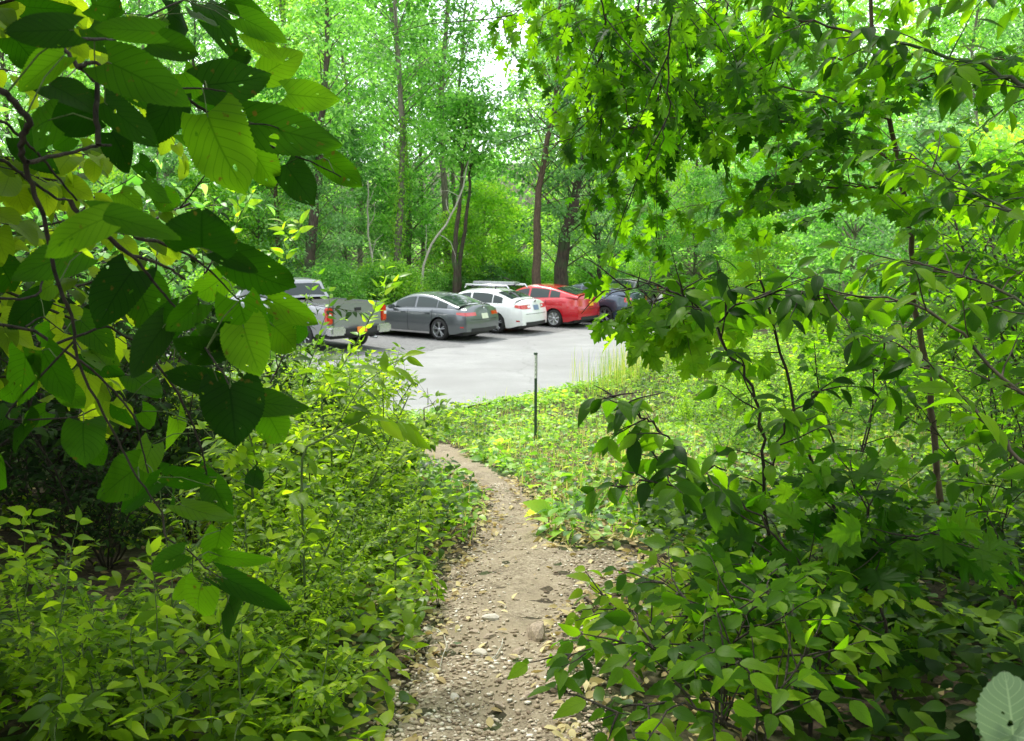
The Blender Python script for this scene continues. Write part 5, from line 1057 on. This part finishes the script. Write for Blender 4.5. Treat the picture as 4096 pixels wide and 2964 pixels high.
hang('cherry_sapling', [([(781, 681), (777, 640), (773, 595), (765, 475), (762, 415), (740, 365), (716, 327), (687, 300), (676, 280)], 3.2, 3.2, .009, .003, 14, 'root'),
                        ([(773, 590), (738, 523), (700, 480), (679, 456), (660, 430), (640, 415), (622, 400), (602, 399)], 3.1, 2.8, .005, .002, 16, ''),
                        ([(765, 480), (778, 440), (800, 405), (815, 390)], 3.2, 3.0, .004, .002, 8, ''),
                        ([(725, 470), (690, 470), (650, 480), (610, 486)], 3.0, 2.8, .003, .0015, 10, ''),
                        ([(716, 327), (740, 300), (790, 290), (850, 300)], 3.2, 3.0, .004, .002, 12, ''),
                        ([(700, 310), (670, 290), (640, 285), (600, 292)], 3.2, 3.1, .003, .0015, 9, '')],
     'cherry sapling with thin dark stem and drooping pointed leaves right of the trail', 'small tree', 'cherry', 'cherry', {**cspec, 'len': .26, 'leaf': {**cspec['leaf'], 'size': .095, 'gap': .05}}, gr(783, 3.25), 'twig', keep=lambda h, v, u: ~((h > .05) & (h < .2) & (v < -.095) & (v > -.175)) & ~((h < .18) & (v > -.09)))
hang('young_maple', [([(899, 703), (870, 650), (837, 604), (781, 542), (740, 500)], 2.7, 2.9, .007, .003, 9, 'root'), ([(899, 690), (885, 620), (870, 560), (862, 500), (850, 460)], 2.8, 3.0, .006, .002, 9, 'root'), ([(837, 604), (800, 570), (760, 560), (730, 575)], 2.8, 2.7, .004, .002, 8, ''),
                      ([(870, 560), (900, 540), (940, 530)], 2.9, 2.7, .003, .002, 6, '')],
     'low maple sapling with broad lit leaves in the lower right thicket', 'small tree', 'maple', 'maple', {**mspec, 'len': .32, 'leaf': {**mspec['leaf'], 'size': .11, 'droop': .3}}, gr(905, 2.7), 'twig')
hang('cherry_sapling', [([(920, 617), (899, 569), (885, 520), (872, 472), (860, 440)], 4.2, 4.3, .006, .002, 10, 'root'), ([(905, 600), (880, 560), (850, 520)], 4.2, 4.2, .004, .002, 8, '')],
     'slender dark stemmed sapling left of the brown maple trunk', 'small tree', 'cherry', 'cherry', {**cspec, 'len': .35}, gr(922, 4.25), 'twig')
hang('cherry_sapling', [([(1030, 620), (1020, 590), (985, 523), (969, 475), (937, 429), (910, 400)], 4.0, 4.0, .007, .002, 14, 'root'), ([(1000, 545), (1010, 500), (1015, 450)], 4.0, 3.8, .004, .002, 8, '')],
     'arching dark stem with leaves right of the brown maple trunk', 'small tree', 'cherry', 'cherry', {**cspec, 'len': .35}, gr(1032, 4.05), 'twig')
for i, (bx, tipx, tipy, d, lab) in enumerate([(735, 590, 500+85, 2.9, 'leafy shrub leaning over the gravel at the right of the trail'), (720, 560, 660, 2.3, 'leafy shrub with small arching twigs at the lower right of the trail'), (690, 610, 600, 3.4, 'small leafy shrub right of the side gravel'),
                                              (760, 600, 720, 2.1, 'yellow green leafy shrub at the bottom right of the trail'), (820, 700, 620, 2.6, 'leafy shrub among the sapling stems')]):
    mx_ = (bx+tipx)/2; my_ = 640 if tipy < 650 else tipy-10
    hang('trailside_shrub', [([(bx, my_+30), (mx_, my_-10), (tipx, tipy)], d, d*.97, .005, .0015, 14, 'root'), ([(bx, my_+10), (bx-10, my_-40), (mx_+10, my_-70)], d, d*1.03, .004, .0015, 12, 'root'), ([(bx+10, my_), (bx+30, my_-40), (bx+50, my_-60)], d, d*1.05, .004, .0015, 12, 'root')],
         lab, 'shrub', 'shrub' if i % 2 == 0 else 'cherry', 'ovate', {**cspec, 'len': .24, 'leaf': {**cspec['leaf'], 'size': .075, 'gap': .045, 'ratio': .55, 'droop': .25}}, gr(bx, d*1.02), 'twig')
# thicket on the right, behind the traced saplings
for i, (x, y, s) in enumerate([(4.2, 6.8, .9), (4.8, 8.6, .8), (5.4, 9.6, .9), (2.2, 3.4, .45), (2.9, 3.9, .6), (1.5, 3.6, .4)]):
    sh('sapling', i, x, y, s, 'thin stemmed green sapling in the thicket right of the trail', 'thin saplings in the thicket right of the trail')
for i, (x, y, s) in enumerate([(3.4, 11.8, .9), (4.6, 12.6, 1.0), (5.6, 11.4, 1.2), (6.6, 13.4, 1.2), (5.2, 15.0, 1.1), (7.2, 16.0, 1.3), (6.2, 18.4, 1.1), (4.4, 17.2, .9), (8.4, 19.0, 1.4), (7.8, 22.6, 1.3), (5.8, 21.6, .9), (9.4, 25, 1.5), (8.6, 28.5, 1.4), (10.5, 31, 1.6),
                               (2.9, 14.2, .6), (3.8, 15.4, .75), (2.6, 10.4, .5)]):
    sh('bright', i, x, y, s, 'bright green shrub on the slope right of the parking lot', 'bright shrubs right of the parking lot')
for i, (x, y, s) in enumerate([(6.6, 10.2, 1.25), (8.2, 12.4, 1.45), (9.8, 14.6, 1.6), (6.3, 13.6, 1.1), (10.8, 18, 1.8), (12.5, 22, 2.0), (9.2, 10.4, 1.5)]):
    sh('glossy', i, x, y, s, 'large glossy leaved shrub at the right behind the young maple', 'large glossy shrubs behind the young maple')
for i, (x, y, s) in enumerate([(4.6, 7.6, 1.1), (3.6, 9.2, .9)]):
    sh('maple', i, x, y, s, 'thin maple seedling in the thicket right of the trail', 'thin maple seedlings right of the trail')
for i, (x, y, k, s) in enumerate([(11, 30, 0, 1.1), (13.5, 36, 2, 1.1), (15, 28, 1, 1.2), (12.5, 42, 0, 1.2), (17, 38, 2, 1.3), (11.5, 25, 2, .8), (18, 24, 0, 1.2), (15, 20, 2, 1.1), (9.6, 35.5, 1, .8)]):
    plant('understory_tree', US[k], (x, y, float(gz(x, y))), i*1.3, s, 'small tree beyond the right edge of the parking lot', 'small tree', 'small trees right of the parking lot', 'trunk', 'crown')
# tall trees whose crowns roof the trail: trunks stand outside the picture
for i, (x, y, k, s) in enumerate([(-6.5, 5.5, 3, .95), (7.5, 4.0, 3, .95), (-4.2, -3.0, 3, 1.0), (13.5, 12.5, 3, 1.0), (-11.5, 13, 3, 1.0), ]):
    plant('canopy_tree', TV[k], (x, y, float(gz(x, y))), i*2.1, s, 'tall tree whose crown roofs the trail from beside it', 'tree', 'tall trees roofing the trail', 'trunk', 'crown')
for i, (x, y, k, s) in enumerate([(4.3, 2.0, 2, 1.0), (5.9, 4.4, 0, 1.0), (2.6, -1.8, 2, 1.0), (-3.9, -.6, 0, .9)]):  # unseen small trees added around the camera to shade the lower corners
    plant('understory_tree', US[k], (x, y, float(gz(x, y))), i*2.3, s, 'unseen small dense tree added to shade the lower corner beside the camera', 'small tree', 'added shade trees beside the camera', 'trunk', 'crown')
# the pale leaf close by in the lower right corner, on its own seedling
P = at(1013, 735, .98); g0 = np.array([P[0]+.05, P[1]+.05, 0]); g0[2] = float(gz(g0[0], g0[1]))
o = empty('linden_seedling', g0, 0, 'large pale leaf with insect holes in the lower right corner', 'seedling'); t = Tubes(); t.add(np.array([g0, (g0+P)/2+(.03, 0, 0), P+(0.01, .01, -.02), P])-g0, [.004, .003, .002, .0012], 6); link('stem', t.mesh('stem', M['stem_green']), o)
import copy
V, F, UV = leaf_grid(w_heart, 26, fold=.12, droop=.12, serr=.03, lobe=.14, cols=(-1, -.72, -.45, -.2, 0, .2, .45, .72, 1))
L['corner'] = [(V, F, UV)]; cv = Leaves('corner'); tipp = at(1008, 672, 1.0); v = tipp-P; cv.add(P-g0, v, nrm(np.array([0, -1, .25])), np.linalg.norm(v)*1.0, .088)
tip2 = at(1040, 742, .95); cv.add(P-g0, tip2-P, nrm(np.array([.2, -1, .5])), .075, .07); cv.add(P-g0, at(1000, 775, .97)-P, nrm(np.array([0, -.8, .6])), .07, .065)
link('foliage', cv.mesh('foliage', M['pale']), o)

# ------------------------------------------------------------------ labels: say which of the look-alikes each one is
bpy.context.view_layer.update()
short = {kinds_t[0][0]: 'tall mid green trees', kinds_t[1][0]: 'tall cool green trees', kinds_t[2][0]: 'tall yellow green trees', kinds_t[3][0]: 'high crowned tall trees', kinds_t[4][0]: 'broad low branched trees',
         ulab[0]: 'mid green small trees', ulab[1]: 'yellow green small trees', ulab[2]: 'dark green small trees', blab[0]: 'yellow green bushes', blab[1]: 'mid green bushes', blab[2]: 'cool green bushes',
         'small leaved green shrub in the thicket left of the trail': 'small leaved shrubs', 'bright yellow green shrub near the left corner of the parking lot': 'bright shrubs', 'large leafy shrub filling the left side behind the linden branches': 'large leafy shrubs',
         'dark shaded shrub in the hollow under the linden branches': 'dark shaded shrubs', 'low yellow lit seedling under the linden at the left bottom': 'low yellow lit seedlings', 'thin stemmed green sapling in the thicket right of the trail': 'thin green saplings',
         'bright green shrub on the slope right of the parking lot': 'bright green shrubs', 'large glossy leaved shrub at the right behind the young maple': 'large glossy shrubs', 'thin maple seedling in the thicket right of the trail': 'thin maple seedlings',
         'small tree beyond the right edge of the parking lot': 'small trees'}
def where(p):
    px = 512+900*p.x/max(p.y, .5)
    if p.y > 33 or (p.y > 26 and p.x < 6):
        for lim, t in ((250, 'left of the pickup'), (385, 'behind the pickup'), (470, 'behind the grey sedan'), (530, 'behind the white car'), (610, 'behind the red car'), (720, 'right of the parked cars')):
            if px < lim: return px, t + (', far back' if p.y > 60 else '')
        return px, 'behind the young maple at right'
    if p.x < 0: return px, ('left of the lower trail' if p.y < 4.6 else 'left of the trail bend' if p.y < 8.4 else 'at the lot corner, left')
    return px, ('right of the lower trail' if p.y < 6 else 'right of the weedy verge' if p.y < 14 else 'right of the parking lot')
bins = {}
for ob_ in list(C.objects):
    lb = ob_.get('label')
    if ob_.parent is None and lb in short:
        p = ob_.matrix_world.translation; px, t = where(p)
        bins.setdefault((short[lb], t), []).append((px, p.y, ob_))
ORD = ['leftmost', 'second', 'third', 'fourth', 'fifth', 'sixth', 'seventh', 'eighth', 'ninth', 'tenth', 'eleventh', 'twelfth', 'thirteenth', 'fourteenth', 'fifteenth', 'sixteenth', 'seventeenth', 'eighteenth', 'nineteenth', 'twentieth']
for (nm, t), it in bins.items():
    it.sort(key=lambda q: q[0])
    for i, (px, y, ob_) in enumerate(it):
        if len(it) == 1: ob_['label'] = 'the only one of the %s %s' % (nm, t)
        elif i == 0: ob_['label'] = 'leftmost of the %s %s' % (nm, t)
        elif i == len(it)-1: ob_['label'] = 'rightmost of the %s %s' % (nm, t)
        else: ob_['label'] = '%s from left of the %s %s' % (ORD[min(i, 19)], nm, t)

# ------------------------------------------------------------------ render settings
sc.view_settings.view_transform = 'Standard'; sc.view_settings.look = 'None'; sc.view_settings.exposure = 0; sc.view_settings.gamma = 1
sc.render.engine = 'CYCLES'; cy = sc.cycles
cy.max_bounces = 8; cy.diffuse_bounces = 3; cy.glossy_bounces = 3; cy.transmission_bounces = 5; cy.transparent_max_bounces = 4; cy.caustics_reflective = False; cy.caustics_refractive = False
cy.sample_clamp_indirect = 6; cy.use_denoising = True
